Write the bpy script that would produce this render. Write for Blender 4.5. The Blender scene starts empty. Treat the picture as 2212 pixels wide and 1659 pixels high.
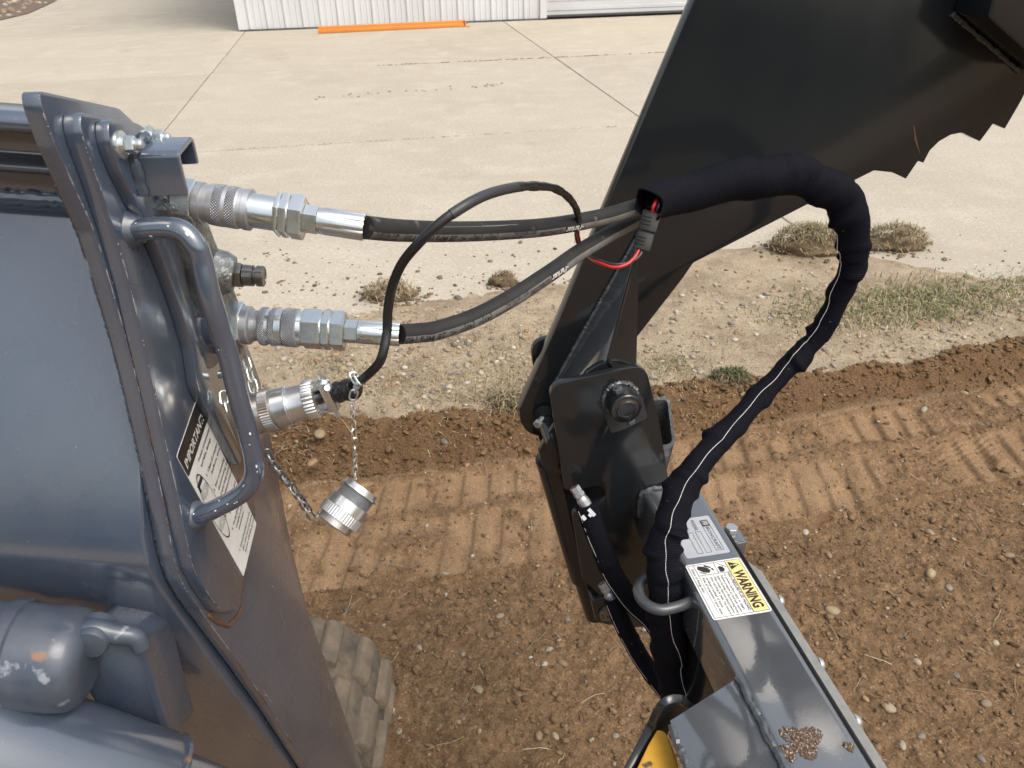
import bpy, bmesh, math, random
import numpy as np
from mathutils import Vector, Matrix
random.seed(7); rng = np.random.default_rng(11)
SC = bpy.context.scene
COL = SC.collection

# ------------------------------------------------------------------ camera
FOC, CX, CY = 1661.6, 1106.0, 829.5          # focal length and centre for a 2212 px wide picture
PITCH, ROLL, CAM_H = math.radians(31.8), math.radians(-0.96), 1.75
_U0 = Vector((0, math.sin(PITCH), math.cos(PITCH)))
FWD = Vector((0, math.cos(PITCH), -math.sin(PITCH)))
RGT = Vector((1, 0, 0)) * math.cos(ROLL) + _U0 * math.sin(ROLL)
UPV = Vector((1, 0, 0)) * -math.sin(ROLL) + _U0 * math.cos(ROLL)
EYE = Vector((0, 0, CAM_H))
cam = bpy.data.objects.new('camera', bpy.data.cameras.new('camera')); COL.objects.link(cam)
cam.matrix_world = Matrix(((RGT.x, UPV.x, -FWD.x, EYE.x), (RGT.y, UPV.y, -FWD.y, EYE.y), (RGT.z, UPV.z, -FWD.z, EYE.z), (0, 0, 0, 1)))
cam.data.sensor_width = 36; cam.data.lens = FOC / 2212 * 36
cam.data.clip_start = 0.02; cam.data.clip_end = 600
cam.data.dof.use_dof = True; cam.data.dof.focus_distance = 1.05; cam.data.dof.aperture_fstop = 20
SC.camera = cam

# ------------------------------------------------------------------ sky, sun, exposure (bright overcast)
SUN_EL, SUN_AZ = math.radians(58), math.radians(130)     # azimuth clockwise from +Y
w = bpy.data.worlds.new('World'); SC.world = w; w.use_nodes = True
nt = w.node_tree; nt.nodes.clear()
sky = nt.nodes.new('ShaderNodeTexSky'); sky.sky_type = 'NISHITA'; sky.sun_disc = False
sky.sun_elevation = SUN_EL; sky.sun_rotation = SUN_AZ
sky.air_density = 1.6; sky.dust_density = 6.0; sky.ozone_density = 1.0
hs = nt.nodes.new('ShaderNodeHueSaturation'); hs.inputs['Saturation'].default_value = 0.58
bg = nt.nodes.new('ShaderNodeBackground'); bg.inputs['Strength'].default_value = 0.15
wo = nt.nodes.new('ShaderNodeOutputWorld')
nt.links.new(sky.outputs[0], hs.inputs['Color']); nt.links.new(hs.outputs[0], bg.inputs[0]); nt.links.new(bg.outputs[0], wo.inputs[0])
sl = bpy.data.lights.new('sun', 'SUN'); sl.energy = 0.85; sl.angle = math.radians(34); sl.color = (1.0, 0.955, 0.89)
sun = bpy.data.objects.new('sun', sl); COL.objects.link(sun); sun.location = (0, 0, 12)
sd = Vector((math.sin(SUN_AZ) * math.cos(SUN_EL), math.cos(SUN_AZ) * math.cos(SUN_EL), math.sin(SUN_EL)))
sun.rotation_euler = sd.to_track_quat('Z', 'Y').to_euler()
SC.view_settings.view_transform = 'Standard'; SC.view_settings.look = 'None'
SC.view_settings.exposure = 0.58; SC.view_settings.gamma = 1.0; SC.view_settings.use_curve_mapping = False

# ------------------------------------------------------------------ survey helpers (photo measurements -> points in the place)
def ray(u, v): return FWD + RGT * ((u - CX) / FOC) - UPV * ((v - CY) / FOC)
def P(u, v, d): return EYE + ray(u, v) * d
def onz(u, v, z=0.0):
    q = ray(u, v); return EYE + q * ((z - CAM_H) / q.z)
def onp(u, v, n, c):
    q = ray(u, v); return EYE + q * ((c - n.dot(EYE)) / n.dot(q))
def fr(x0, y0, s):                           # an enlarged cut-out of the photo
    k = s * 1.15732
    return lambda x, y: (x / k + x0 / 1.15732, y / k + y0 / 1.15732)
Z1 = fr(0, 180, 2.37); Z2 = fr(0, 820, 2.766); Z3 = fr(0, 1320, 2.212); Z4 = fr(450, 420, 3.403); Z5 = fr(560, 860, 3.318)
Z6 = fr(1000, 400, 3.16); B1 = fr(1260, 800, 3.318); B2 = fr(1360, 1200, 3.19); B3 = fr(1500, 1400, 2.765); B4 = fr(1500, 0, 2.087); B5 = fr(1500, 340, 1.844)

# ------------------------------------------------------------------ materials
def nd(t, k, **kw):
    n = t.nodes.new(k)
    for a, b in kw.items(): setattr(n, a, b)
    return n
def mat(name, base, rough=0.5, metal=0.0, var=None, vscale=20, vdetail=6, rvar=0.0, bump=None, coat=0.0, coat_rough=0.08,
        spots=None, sheen=0.0, spec=0.5, coords='Object', cior=1.5, dust=None, var_lo=0.35, var_hi=0.65):
    m = bpy.data.materials.new(name); m.use_nodes = True
    t = m.node_tree; b = t.nodes['Principled BSDF']; L = t.links.new
    b.inputs['Base Color'].default_value = (*base, 1); b.inputs['Roughness'].default_value = rough
    b.inputs['Metallic'].default_value = metal; b.inputs['Coat Weight'].default_value = coat
    b.inputs['Coat Roughness'].default_value = coat_rough; b.inputs['Coat IOR'].default_value = cior; b.inputs['Sheen Weight'].default_value = sheen
    b.inputs['Specular IOR Level'].default_value = spec
    tc = nd(t, 'ShaderNodeTexCoord'); co = tc.outputs[coords]
    col = None
    if var is not None or rvar:
        n = nd(t, 'ShaderNodeTexNoise'); n.inputs['Scale'].default_value = vscale; n.inputs['Detail'].default_value = vdetail; n.inputs['Roughness'].default_value = 0.62
        L(co, n.inputs['Vector'])
        mr = nd(t, 'ShaderNodeMapRange'); mr.inputs[1].default_value = var_lo; mr.inputs[2].default_value = var_hi
        L(n.outputs[0], mr.inputs[0])
        if var is not None:
            mx = nd(t, 'ShaderNodeMix', data_type='RGBA'); mx.inputs[6].default_value = (*base, 1); mx.inputs[7].default_value = (*var, 1)
            L(mr.outputs[0], mx.inputs[0]); L(mx.outputs[2], b.inputs['Base Color']); col = mx.outputs[2]
        if rvar:
            m2 = nd(t, 'ShaderNodeMapRange'); m2.inputs[3].default_value = max(0.02, rough - rvar); m2.inputs[4].default_value = min(1, rough + rvar)
            L(mr.outputs[0], m2.inputs[0]); L(m2.outputs[0], b.inputs['Roughness'])
    for (sc_, lo, hi, c2) in (spots or []):
        n = nd(t, 'ShaderNodeTexNoise'); n.inputs['Scale'].default_value = sc_; n.inputs['Detail'].default_value = 4; L(co, n.inputs['Vector'])
        mr = nd(t, 'ShaderNodeMapRange'); mr.inputs[1].default_value = lo; mr.inputs[2].default_value = hi; L(n.outputs[0], mr.inputs[0])
        mx = nd(t, 'ShaderNodeMix', data_type='RGBA'); mx.inputs[7].default_value = (*c2, 1)
        if col is not None: L(col, mx.inputs[6])
        else: mx.inputs[6].default_value = (*base, 1)
        L(mr.outputs[0], mx.inputs[0]); L(mx.outputs[2], b.inputs['Base Color']); col = mx.outputs[2]
    if bump:
        prev = None
        for (sc_, st, dist) in bump:
            n = nd(t, 'ShaderNodeTexNoise'); n.inputs['Scale'].default_value = sc_; n.inputs['Detail'].default_value = 3; L(co, n.inputs['Vector'])
            bp = nd(t, 'ShaderNodeBump'); bp.inputs['Strength'].default_value = st; bp.inputs['Distance'].default_value = dist
            L(n.outputs[0], bp.inputs['Height'])
            if prev is not None: L(prev, bp.inputs['Normal'])
            prev = bp.outputs[0]
        L(prev, b.inputs['Normal'])
        if coat: L(prev, b.inputs['Coat Normal'])
    m['tree'] = 1
    return m

M = {}
M['slate'] = mat('slate_blue_paint', (0.037, 0.053, 0.086), 0.28, var=(0.053, 0.068, 0.097), vscale=9, rvar=0.04, bump=[(330, 0.07, 0.0006), (90, 0.03, 0.0015)], coat=1.0, coat_rough=0.15, cior=2.0, spec=0.40, spots=[(240, 0.72, 0.75, (0.16, 0.17, 0.18)), (24, 0.78, 0.84, (0.14, 0.10, 0.07))])
M['slate_worn'] = mat('worn_slate_paint', (0.042, 0.055, 0.080), 0.40, var=(0.062, 0.074, 0.098), vscale=30, rvar=0.1, bump=[(120, 0.15, 0.001)], coat=0.3, spots=[(40, 0.63, 0.68, (0.22, 0.24, 0.27)), (22, 0.68, 0.74, (0.20, 0.10, 0.05))])
M['char'] = mat('charcoal_gloss_paint', (0.0135, 0.0150, 0.0170), 0.14, rvar=0.03, vscale=6, bump=[(420, 0.03, 0.0005)], spec=0.55, spots=[(160, 0.76, 0.79, (0.06, 0.06, 0.06))])
M['beam'] = mat('grey_gloss_paint', (0.062, 0.067, 0.075), 0.12, rvar=0.04, vscale=8, var=(0.07, 0.075, 0.082), bump=[(300, 0.04, 0.0006), (40, .04, .002)], spec=0.9, coat=1.0, coat_rough=0.04, cior=1.95, spots=[(110, 0.74, 0.77, (0.2, 0.19, 0.17))])
M['satin'] = mat('grey_satin_paint', (0.052, 0.057, 0.062), 0.32, var=(0.064, 0.069, 0.074), vscale=30, rvar=0.05, coat=0.2, bump=[(300, 0.05, 0.0006)])
M['millscale'] = mat('weathered_grey_plate', (0.17, 0.172, 0.165), 0.7, var=(0.22, 0.215, 0.20), vscale=50, bump=[(300, 0.3, 0.001)])
M['weld'] = mat('painted_weld', (0.045, 0.05, 0.055), 0.25, var=(0.09, 0.095, 0.10), vscale=90, bump=[(160, 0.6, 0.002)])
M['overspray'] = mat('matt_overspray_paint', (0.034, 0.036, 0.037), 0.55, var=(0.02, 0.022, 0.024), vscale=60, bump=[(300, 0.3, 0.001)])
M['zinc'] = mat('bright_zinc', (0.72, 0.75, 0.75), 0.29, 0.93, var=(0.60, 0.64, 0.65), vscale=45, rvar=0.08, bump=[(220, 0.06, 0.0006)])
M['zincdull'] = mat('dull_zinc', (0.52, 0.53, 0.545), 0.42, 0.8, var=(0.42, 0.43, 0.45), vscale=60, rvar=0.08, bump=[(300, 0.10, 0.0006)])
M['cast'] = mat('rough_cast_zinc', (0.36, 0.37, 0.36), 0.42, 0.85, var=(0.18, 0.19, 0.19), vscale=70, rvar=0.12, bump=[(240, 0.7, 0.0025)])
M['alu'] = mat('machined_aluminium', (0.74, 0.75, 0.75), 0.32, 0.95, var=(0.60, 0.61, 0.61), vscale=40, rvar=0.06)
M['nickel'] = mat('warm_nickel', (0.56, 0.53, 0.50), 0.34, 0.9, var=(0.42, 0.39, 0.36), vscale=40, rvar=0.06)
M['brass'] = mat('yellow_chromate', (0.62, 0.47, 0.22), 0.3, 1.0, var=(0.6, 0.58, 0.52), vscale=120)
M['dsteel'] = mat('dark_steel', (0.24, 0.23, 0.22), 0.3, 0.9, var=(0.16, 0.155, 0.15), vscale=80, rvar=0.1)
M['rubber'] = mat('black_hose_rubber', (0.015, 0.015, 0.015), 0.66, spec=0.3, var=(0.024, 0.0235, 0.0225), vscale=35, bump=[(500, 0.15, 0.0006)], spots=[(60, 0.66, 0.76, (0.10, 0.095, 0.088))])
M['layline'] = mat('grey_hose_print', (0.150, 0.145, 0.137), 0.65, var=(0.11, 0.105, 0.098), vscale=60, spots=[(25, 0.66, 0.74, (0.07, 0.055, 0.035))])
M['ink'] = mat('black_ink', (0.012, 0.012, 0.012), 0.6, var=(0.02, 0.02, 0.02))
M['inkw'] = mat('white_ink', (0.62, 0.61, 0.58), 0.6, var=(0.5, 0.49, 0.46), vscale=200)
M['cable'] = mat('black_cable_jacket', (0.012, 0.012, 0.013), 0.28, rvar=0.06, vscale=60, bump=[(50, 0.08, 0.001)])
M['shrink'] = mat('grey_heat_shrink', (0.030, 0.031, 0.034), 0.42, rvar=0.08, vscale=60, bump=[(90, 0.15, 0.001)])
M['plastic'] = mat('black_plastic', (0.008, 0.008, 0.009), 0.5, spec=0.25, var=(0.018, 0.018, 0.018), vscale=50)
M['red'] = mat('red_wire', (0.52, 0.02, 0.025), 0.35, var=(0.42, 0.02, 0.02), vscale=60)
M['wireblk'] = mat('black_wire', (0.02, 0.018, 0.018), 0.4, var=(0.03, 0.025, 0.02), vscale=60)
M['thread'] = mat('white_thread', (0.70, 0.69, 0.66), 0.8, var=(0.55, 0.54, 0.5), vscale=300)
M['decal'] = mat('white_vinyl', (0.74, 0.74, 0.72), 0.38, var=(0.66, 0.655, 0.63), vscale=40, bump=[(60, 0.08, 0.001)])
M['decalb'] = mat('black_vinyl', (0.012, 0.012, 0.013), 0.3, var=(0.02, 0.02, 0.02), vscale=80)
M['decaly'] = mat('yellow_vinyl', (0.80, 0.62, 0.23), 0.38, var=(0.76, 0.58, 0.23), vscale=40)
M['tag'] = mat('silver_tag', (0.58, 0.595, 0.62), 0.42, 0.5, var=(0.52, 0.53, 0.55), vscale=40)
M['yellow'] = mat('chipped_yellow_paint', (0.66, 0.35, 0.035), 0.42, var=(0.52, 0.27, 0.04), vscale=30, bump=[(70, 0.2, 0.002)], spots=[(38, 0.66, 0.70, (0.10, 0.07, 0.05))])
M['bare'] = mat('bare_worn_edge', (0.36, 0.37, 0.385), 0.45, 0.4, var=(0.22, 0.20, 0.19), vscale=120)
M['rust'] = mat('rust', (0.13, 0.058, 0.026), 0.85, var=(0.07, 0.036, 0.022), vscale=160, bump=[(400, 0.5, 0.001)])
M['mud'] = mat('dried_mud', (0.10, 0.060, 0.034), 0.95, var=(0.40, 0.37, 0.33), var_lo=0.54, var_hi=0.62, vscale=330, bump=[(500, 0.8, 0.002)])
M['track'] = mat('dusty_track_rubber', (0.185, 0.140, 0.094), 0.95, var=(0.095, 0.080, 0.064), vscale=16, vdetail=9, bump=[(45, 0.6, 0.006), (200, 0.5, 0.002)], spots=[(60, 0.60, 0.70, (0.12, 0.10, 0.082))])
M['trackd'] = mat('dark_track_rubber', (0.055, 0.048, 0.040), 0.85, var=(0.14, 0.108, 0.075), vscale=30, bump=[(60, 0.5, 0.004)])
M['siding'] = mat('white_metal_siding', (0.66, 0.67, 0.68), 0.35, var=(0.60, 0.61, 0.62), vscale=0.9, rvar=0.05, spots=[(0.5, 0.6, 0.75, (0.55, 0.54, 0.52))])
M['trimdark'] = mat('dark_base_trim', (0.06, 0.07, 0.07), 0.6, var=(0.1, 0.1, 0.09), vscale=6)
M['orange'] = mat('orange_rack_paint', (0.66, 0.24, 0.035), 0.4, var=(0.58, 0.22, 0.05), vscale=4, spots=[(9, 0.66, 0.72, (0.25, 0.15, 0.08))])
M['bark'] = mat('bark', (0.07, 0.055, 0.04), 0.9, var=(0.04, 0.03, 0.025), vscale=8)
M['reflection_lawn'] = mat('added_dark_lawn', (0.035, 0.045, 0.018), 0.95, var=(0.055, 0.055, 0.028), vscale=1.5, spec=0.1)
M['leaf'] = mat('leaf', (0.045, 0.060, 0.025), 0.7, var=(0.03, 0.045, 0.02), vscale=3)

def concrete_mat():
    m = bpy.data.materials.new('broomed_concrete'); m.use_nodes = True; t = m.node_tree; b = t.nodes['Principled BSDF']; L = t.links.new
    b.inputs['Roughness'].default_value = 0.92; b.inputs['Specular IOR Level'].default_value = 0.2
    tc = nd(t, 'ShaderNodeTexCoord')
    def noise(s, det=5, r=0.6):
        n = nd(t, 'ShaderNodeTexNoise'); n.inputs['Scale'].default_value = s; n.inputs['Detail'].default_value = det; n.inputs['Roughness'].default_value = r
        L(tc.outputs['Object'], n.inputs['Vector']); return n.outputs[0]
    def mix(a, bcol, f, lo, hi):
        mr = nd(t, 'ShaderNodeMapRange'); mr.inputs[1].default_value = lo; mr.inputs[2].default_value = hi; L(f, mr.inputs[0])
        x = nd(t, 'ShaderNodeMix', data_type='RGBA'); L(mr.outputs[0], x.inputs[0])
        if isinstance(a, tuple): x.inputs[6].default_value = (*a, 1)
        else: L(a, x.inputs[6])
        x.inputs[7].default_value = (*bcol, 1); return x.outputs[2]
    c = mix((0.425, 0.380, 0.310), (0.378, 0.335, 0.270), noise(0.55, 6, 0.65), 0.38, 0.66)
    c = mix(c, (0.47, 0.425, 0.345), noise(2.6, 5), 0.5, 0.75)
    c = mix(c, (0.33, 0.285, 0.22), noise(42, 4), 0.52, 0.74); c = mix(c, (0.27, 0.225, 0.165), noise(75, 3), 0.55, 0.70); c = mix(c, (0.58, 0.535, 0.45), noise(36, 3), 0.58, 0.78)
    c = mix(c, (0.56, 0.52, 0.44), noise(110, 2), 0.62, 0.70)
    c = mix(c, (0.25, 0.21, 0.16), noise(7.5, 7, 0.7), 0.70, 0.78)
    # faint wheel tracks: long stains stretched along the drive
    mp = nd(t, 'ShaderNodeMapping'); mp.inputs['Rotation'].default_value = (0, 0, math.radians(-8)); mp.inputs['Scale'].default_value = (0.12, 2.2, 1)
    L(tc.outputs['Object'], mp.inputs[0]); n = nd(t, 'ShaderNodeTexNoise'); n.inputs['Scale'].default_value = 1.6; n.inputs['Detail'].default_value = 6; L(mp.outputs[0], n.inputs['Vector'])
    c = mix(c, (0.36, 0.315, 0.245), n.outputs[0], 0.56, 0.95)
    oi = nd(t, 'ShaderNodeObjectInfo'); mo = nd(t, 'ShaderNodeMapRange'); mo.inputs[3].default_value = 0.93; mo.inputs[4].default_value = 1.04; L(oi.outputs['Random'], mo.inputs[0])
    xo = nd(t, 'ShaderNodeMix', data_type='RGBA', blend_type='MULTIPLY'); xo.inputs[0].default_value = 1; L(c, xo.inputs[6]); L(mo.outputs[0], xo.inputs[7]); c = xo.outputs[2]
    c = mix(c, (0.30, 0.255, 0.19), noise(1.15, 7, 0.7), 0.60, 0.82)
    L(c, b.inputs['Base Color'])
    bp = nd(t, 'ShaderNodeBump'); bp.inputs['Strength'].default_value = 0.35; bp.inputs['Distance'].default_value = 0.004; L(noise(60, 3), bp.inputs['Height']); L(bp.outputs[0], b.inputs['Normal'])
    return m
M['concrete'] = concrete_mat()

def soil_mat():
    m = bpy.data.materials.new('sandy_soil'); m.use_nodes = True; t = m.node_tree; b = t.nodes['Principled BSDF']; L = t.links.new
    b.inputs['Roughness'].default_value = 0.95; b.inputs['Specular IOR Level'].default_value = 0.15
    tc = nd(t, 'ShaderNodeTexCoord'); at = nd(t, 'ShaderNodeAttribute'); at.attribute_name = 'zone'
    def noise(s, det=6, r=0.65):
        n = nd(t, 'ShaderNodeTexNoise'); n.inputs['Scale'].default_value = s; n.inputs['Detail'].default_value = det; n.inputs['Roughness'].default_value = r
        L(tc.outputs['Object'], n.inputs['Vector']); return n.outputs[0]
    def mrng(f, lo, hi):
        mr = nd(t, 'ShaderNodeMapRange'); mr.inputs[1].default_value = lo; mr.inputs[2].default_value = hi; L(f, mr.inputs[0]); return mr.outputs[0]
    def mix(a, c2, f):
        x = nd(t, 'ShaderNodeMix', data_type='RGBA'); L(f, x.inputs[0])
        for k, v in ((6, a), (7, c2)):
            if isinstance(v, tuple): x.inputs[k].default_value = (*v, 1)
            else: L(v, x.inputs[k])
        return x.outputs[2]
    packed = mix((0.248, 0.160, 0.091), (0.196, 0.125, 0.070), mrng(noise(5), 0.38, 0.64))
    loose = mix((0.222, 0.138, 0.075), (0.146, 0.090, 0.048), mrng(noise(14, 8), 0.4, 0.62))
    loose = mix(loose, (0.115, 0.070, 0.038), mrng(noise(1.6, 5), 0.56, 0.74))
    loose = mix(loose, (0.31, 0.205, 0.122), mrng(noise(42, 5), 0.56, 0.70))
    verge = mix((0.385, 0.310, 0.218), (0.265, 0.205, 0.140), mrng(noise(3.4, 8), 0.42, 0.62))
    verge = mix(verge, (0.42, 0.345, 0.245), mrng(noise(11, 6), 0.55, 0.7))
    verge = mix(verge, (0.125, 0.090, 0.060), mrng(noise(2.1, 7), 0.60, 0.70))
    sp = nd(t, 'ShaderNodeSeparateColor'); L(at.outputs['Color'], sp.inputs[0])
    c = mix(verge, loose, sp.outputs[0]); c = mix(c, packed, sp.outputs[1])
    c = mix(c, (0.160, 0.096, 0.050), sp.outputs[2])
    c = mix(c, (0.42, 0.34, 0.24), mrng(noise(140, 2), 0.67, 0.72))
    g = nd(t, 'ShaderNodeMapRange'); g.inputs[1].default_value = 0.3; g.inputs[2].default_value = 0.7; g.inputs[3].default_value = 0.55; g.inputs[4].default_value = 1.45; L(noise(150, 5, 0.7), g.inputs[0])
    x = nd(t, 'ShaderNodeMix', data_type='RGBA', blend_type='MULTIPLY'); x.inputs[0].default_value = 1; L(c, x.inputs[6]); L(g.outputs[0], x.inputs[7])
    L(x.outputs[2], b.inputs['Base Color'])
    bp = nd(t, 'ShaderNodeBump'); bp.inputs['Strength'].default_value = 0.9; bp.inputs['Distance'].default_value = 0.012; L(noise(75, 7, 0.72), bp.inputs['Height'])
    st = nd(t, 'ShaderNodeMapRange'); st.inputs[3].default_value = 1.0; st.inputs[4].default_value = 0.25; L(sp.outputs[1], st.inputs[0]); L(st.outputs[0], bp.inputs['Strength'])
    L(bp.outputs[0], b.inputs['Normal'])
    return m
M['soil'] = soil_mat()

def attr_mat(name, rough=0.8, spec=0.3, bump=0.0):
    m = bpy.data.materials.new(name); m.use_nodes = True; t = m.node_tree; b = t.nodes['Principled BSDF']; L = t.links.new
    b.inputs['Roughness'].default_value = rough; b.inputs['Specular IOR Level'].default_value = spec
    at = nd(t, 'ShaderNodeAttribute'); at.attribute_name = 'zone'
    tc = nd(t, 'ShaderNodeTexCoord'); n = nd(t, 'ShaderNodeTexNoise'); n.inputs['Scale'].default_value = 90; n.inputs['Detail'].default_value = 5; L(tc.outputs['Object'], n.inputs['Vector'])
    mr = nd(t, 'ShaderNodeMapRange'); mr.inputs[3].default_value = 0.7; mr.inputs[4].default_value = 1.25; L(n.outputs[0], mr.inputs[0])
    x = nd(t, 'ShaderNodeMix', data_type='RGBA', blend_type='MULTIPLY'); x.inputs[0].default_value = 1; L(at.outputs['Color'], x.inputs[6]); L(mr.outputs[0], x.inputs[7]); L(x.outputs[2], b.inputs['Base Color'])
    if bump:
        bp = nd(t, 'ShaderNodeBump'); bp.inputs['Strength'].default_value = bump; bp.inputs['Distance'].default_value = 0.004; L(n.outputs[0], bp.inputs['Height']); L(bp.outputs[0], b.inputs['Normal'])
    return m
M['pebble'] = attr_mat('river_pebble', 0.6, 0.35); M['clod'] = attr_mat('soil_clod', 0.95, 0.1, 0.8); M['blade'] = attr_mat('grass_blade', 0.6, 0.3)

def weave_mat(name, base, k_len, k_round, strength):
    m = bpy.data.materials.new(name); m.use_nodes = True; t = m.node_tree; b = t.nodes['Principled BSDF']; L = t.links.new
    b.inputs['Roughness'].default_value = 0.7; b.inputs['Sheen Weight'].default_value = 0.0; b.inputs['Sheen Roughness'].default_value = 0.4
    b.inputs['Sheen Tint'].default_value = (0.5, 0.55, 0.8, 1); b.inputs['Specular IOR Level'].default_value = 0.07
    uv = nd(t, 'ShaderNodeUVMap'); sp = nd(t, 'ShaderNodeSeparateXYZ'); L(uv.outputs[0], sp.inputs[0])
    def sine(o, k):
        a = nd(t, 'ShaderNodeMath', operation='MULTIPLY'); a.inputs[1].default_value = k; L(o, a.inputs[0])
        s = nd(t, 'ShaderNodeMath', operation='SINE'); L(a.outputs[0], s.inputs[0]); return s.outputs[0]
    a = sine(sp.outputs[1], k_len); c = sine(sp.outputs[0], k_round)
    mu = nd(t, 'ShaderNodeMath', operation='MULTIPLY'); L(a, mu.inputs[0]); L(c, mu.inputs[1])
    ad = nd(t, 'ShaderNodeMath', operation='MULTIPLY_ADD'); L(mu.outputs[0], ad.inputs[0]); ad.inputs[1].default_value = 0.5 if k_round > 0 else 0.0; L(a, ad.inputs[2])
    bp = nd(t, 'ShaderNodeBump'); bp.inputs['Strength'].default_value = strength; bp.inputs['Distance'].default_value = 0.0008; L(ad.outputs[0], bp.inputs['Height']); L(bp.outputs[0], b.inputs['Normal'])
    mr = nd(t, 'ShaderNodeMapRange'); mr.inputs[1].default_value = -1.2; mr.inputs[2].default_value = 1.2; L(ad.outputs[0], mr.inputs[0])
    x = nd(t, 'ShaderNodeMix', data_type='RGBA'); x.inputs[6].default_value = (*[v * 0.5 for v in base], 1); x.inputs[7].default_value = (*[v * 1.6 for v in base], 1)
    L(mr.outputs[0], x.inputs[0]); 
    n = nd(t, 'ShaderNodeTexNoise'); n.inputs['Scale'].default_value = 160; n.inputs['Detail'].default_value = 2; tc = nd(t, 'ShaderNodeTexCoord'); L(tc.outputs['Object'], n.inputs['Vector'])
    m2 = nd(t, 'ShaderNodeMapRange'); m2.inputs[1].default_value = 0.74; m2.inputs[2].default_value = 0.78; L(n.outputs[0], m2.inputs[0])
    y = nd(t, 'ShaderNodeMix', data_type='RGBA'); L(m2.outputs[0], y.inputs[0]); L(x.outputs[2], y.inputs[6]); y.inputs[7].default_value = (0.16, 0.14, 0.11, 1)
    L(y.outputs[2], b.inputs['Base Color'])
    return m
M['weave'] = weave_mat('black_woven_nylon', (0.0058, 0.0062, 0.0098), 2 * math.pi / 0.0030, 2 * math.pi / 0.0036, 0.45)

def knurl_mat():
    m = bpy.data.materials.new('knurled_zinc'); m.use_nodes = True; t = m.node_tree; b = t.nodes['Principled BSDF']; L = t.links.new
    b.inputs['Metallic'].default_value = 0.75; b.inputs['Roughness'].default_value = 0.42
    uv = nd(t, 'ShaderNodeUVMap'); sp = nd(t, 'ShaderNodeSeparateXYZ'); L(uv.outputs[0], sp.inputs[0])
    outs = []
    for sgn in (1, -1):
        a = nd(t, 'ShaderNodeMath', operation='MULTIPLY_ADD'); L(sp.outputs[1], a.inputs[0]); a.inputs[1].default_value = sgn; L(sp.outputs[0], a.inputs[2])
        k = nd(t, 'ShaderNodeMath', operation='MULTIPLY'); k.inputs[1].default_value = 2 * math.pi / 0.0026; L(a.outputs[0], k.inputs[0])
        s = nd(t, 'ShaderNodeMath', operation='SINE'); L(k.outputs[0], s.inputs[0]); outs.append(s.outputs[0])
    mn = nd(t, 'ShaderNodeMath', operation='MINIMUM'); L(outs[0], mn.inputs[0]); L(outs[1], mn.inputs[1])
    bp = nd(t, 'ShaderNodeBump'); bp.inputs['Strength'].default_value = 1; bp.inputs['Distance'].default_value = 0.0007; L(mn.outputs[0], bp.inputs['Height']); L(bp.outputs[0], b.inputs['Normal'])
    mr = nd(t, 'ShaderNodeMapRange'); mr.inputs[1].default_value = -1; mr.inputs[2].default_value = 0.6; L(mn.outputs[0], mr.inputs[0])
    x = nd(t, 'ShaderNodeMix', data_type='RGBA'); x.inputs[6].default_value = (0.27, 0.28, 0.30, 1); x.inputs[7].default_value = (0.70, 0.71, 0.74, 1); L(mr.outputs[0], x.inputs[0]); L(x.outputs[2], b.inputs['Base Color'])
    return m
M['knurl'] = knurl_mat()

# ------------------------------------------------------------------ mesh helpers
class MB:
    def __init__(s): s.v = []; s.f = []; s.uv = []; s.col = []; s.bm = None
    def add(s, verts, faces, uvs=None, col=None):
        o = len(s.v); s.v += [tuple(p) for p in verts]
        for i, fc in enumerate(faces):
            s.f.append(tuple(o + k for k in fc)); s.uv.append(uvs[i] if uvs else None)
        if col is not None: s.col += [col] * len(verts)
        return s
    def mesh(s, name, bevel=0.0, seg=2, bang=50, smooth=True, sharp=40):
        me = bpy.data.meshes.new(name); me.from_pydata(s.v, [], s.f)
        if any(u is not None for u in s.uv):
            l = me.uv_layers.new(name='UVMap'); k = 0
            for p, u in zip(me.polygons, s.uv):
                for j in range(p.loop_total):
                    if u is not None: l.data[p.loop_start + j].uv = u[j]
        if s.col and len(s.col) == len(s.v):
            a = me.attributes.new('zone', 'FLOAT_COLOR', 'POINT'); a.data.foreach_set('color', np.array([(*c, 1) for c in s.col], dtype=np.float32).ravel())
        bm = bmesh.new(); bm.from_mesh(me)
        bmesh.ops.recalc_face_normals(bm, faces=bm.faces)
        if bevel > 0:
            es = [e for e in bm.edges if len(e.link_faces) == 2 and e.calc_face_angle(0) > math.radians(bang)]
            if es: bmesh.ops.bevel(bm, geom=es, offset=bevel, segments=seg, profile=0.5, affect='EDGES', clamp_overlap=True)
        bm.to_mesh(me); bm.free()
        if smooth:
            me.polygons.foreach_set('use_smooth', [True] * len(me.polygons)); me.set_sharp_from_angle(angle=math.radians(sharp))
        me.update(); return me
def link(name, me, m, parent=None, label=None, cat=None, group=None, kind=None):
    o = bpy.data.objects.new(name, me); COL.objects.link(o)
    if m is not None and not me.materials: me.materials.append(M[m] if isinstance(m, str) else m)
    if parent is not None:
        o.parent = parent
        o.matrix_parent_inverse = base_of(parent).inverted()
    for k, v in (('label', label), ('category', cat), ('group', group), ('kind', kind)):
        if v: o[k] = v
    return o
BASES = {}
def base_of(o): return BASES.get(o.name, Matrix())
def thing(name, label, cat, loc, group=None):
    o = bpy.data.objects.new(name, None); COL.objects.link(o); o.location = loc; o.empty_display_size = 0.05
    BASES[o.name] = Matrix.Translation(Vector(loc))
    o['label'] = label; o['category'] = cat
    if group: o['group'] = group
    return o
def part(name, mb, m, parent, bevel=0.0, seg=2, sharp=40, bang=50, label=None, kind=None):
    return link(name, mb.mesh(name, bevel, seg, bang, True, sharp), m, parent, label, kind=kind)

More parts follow.
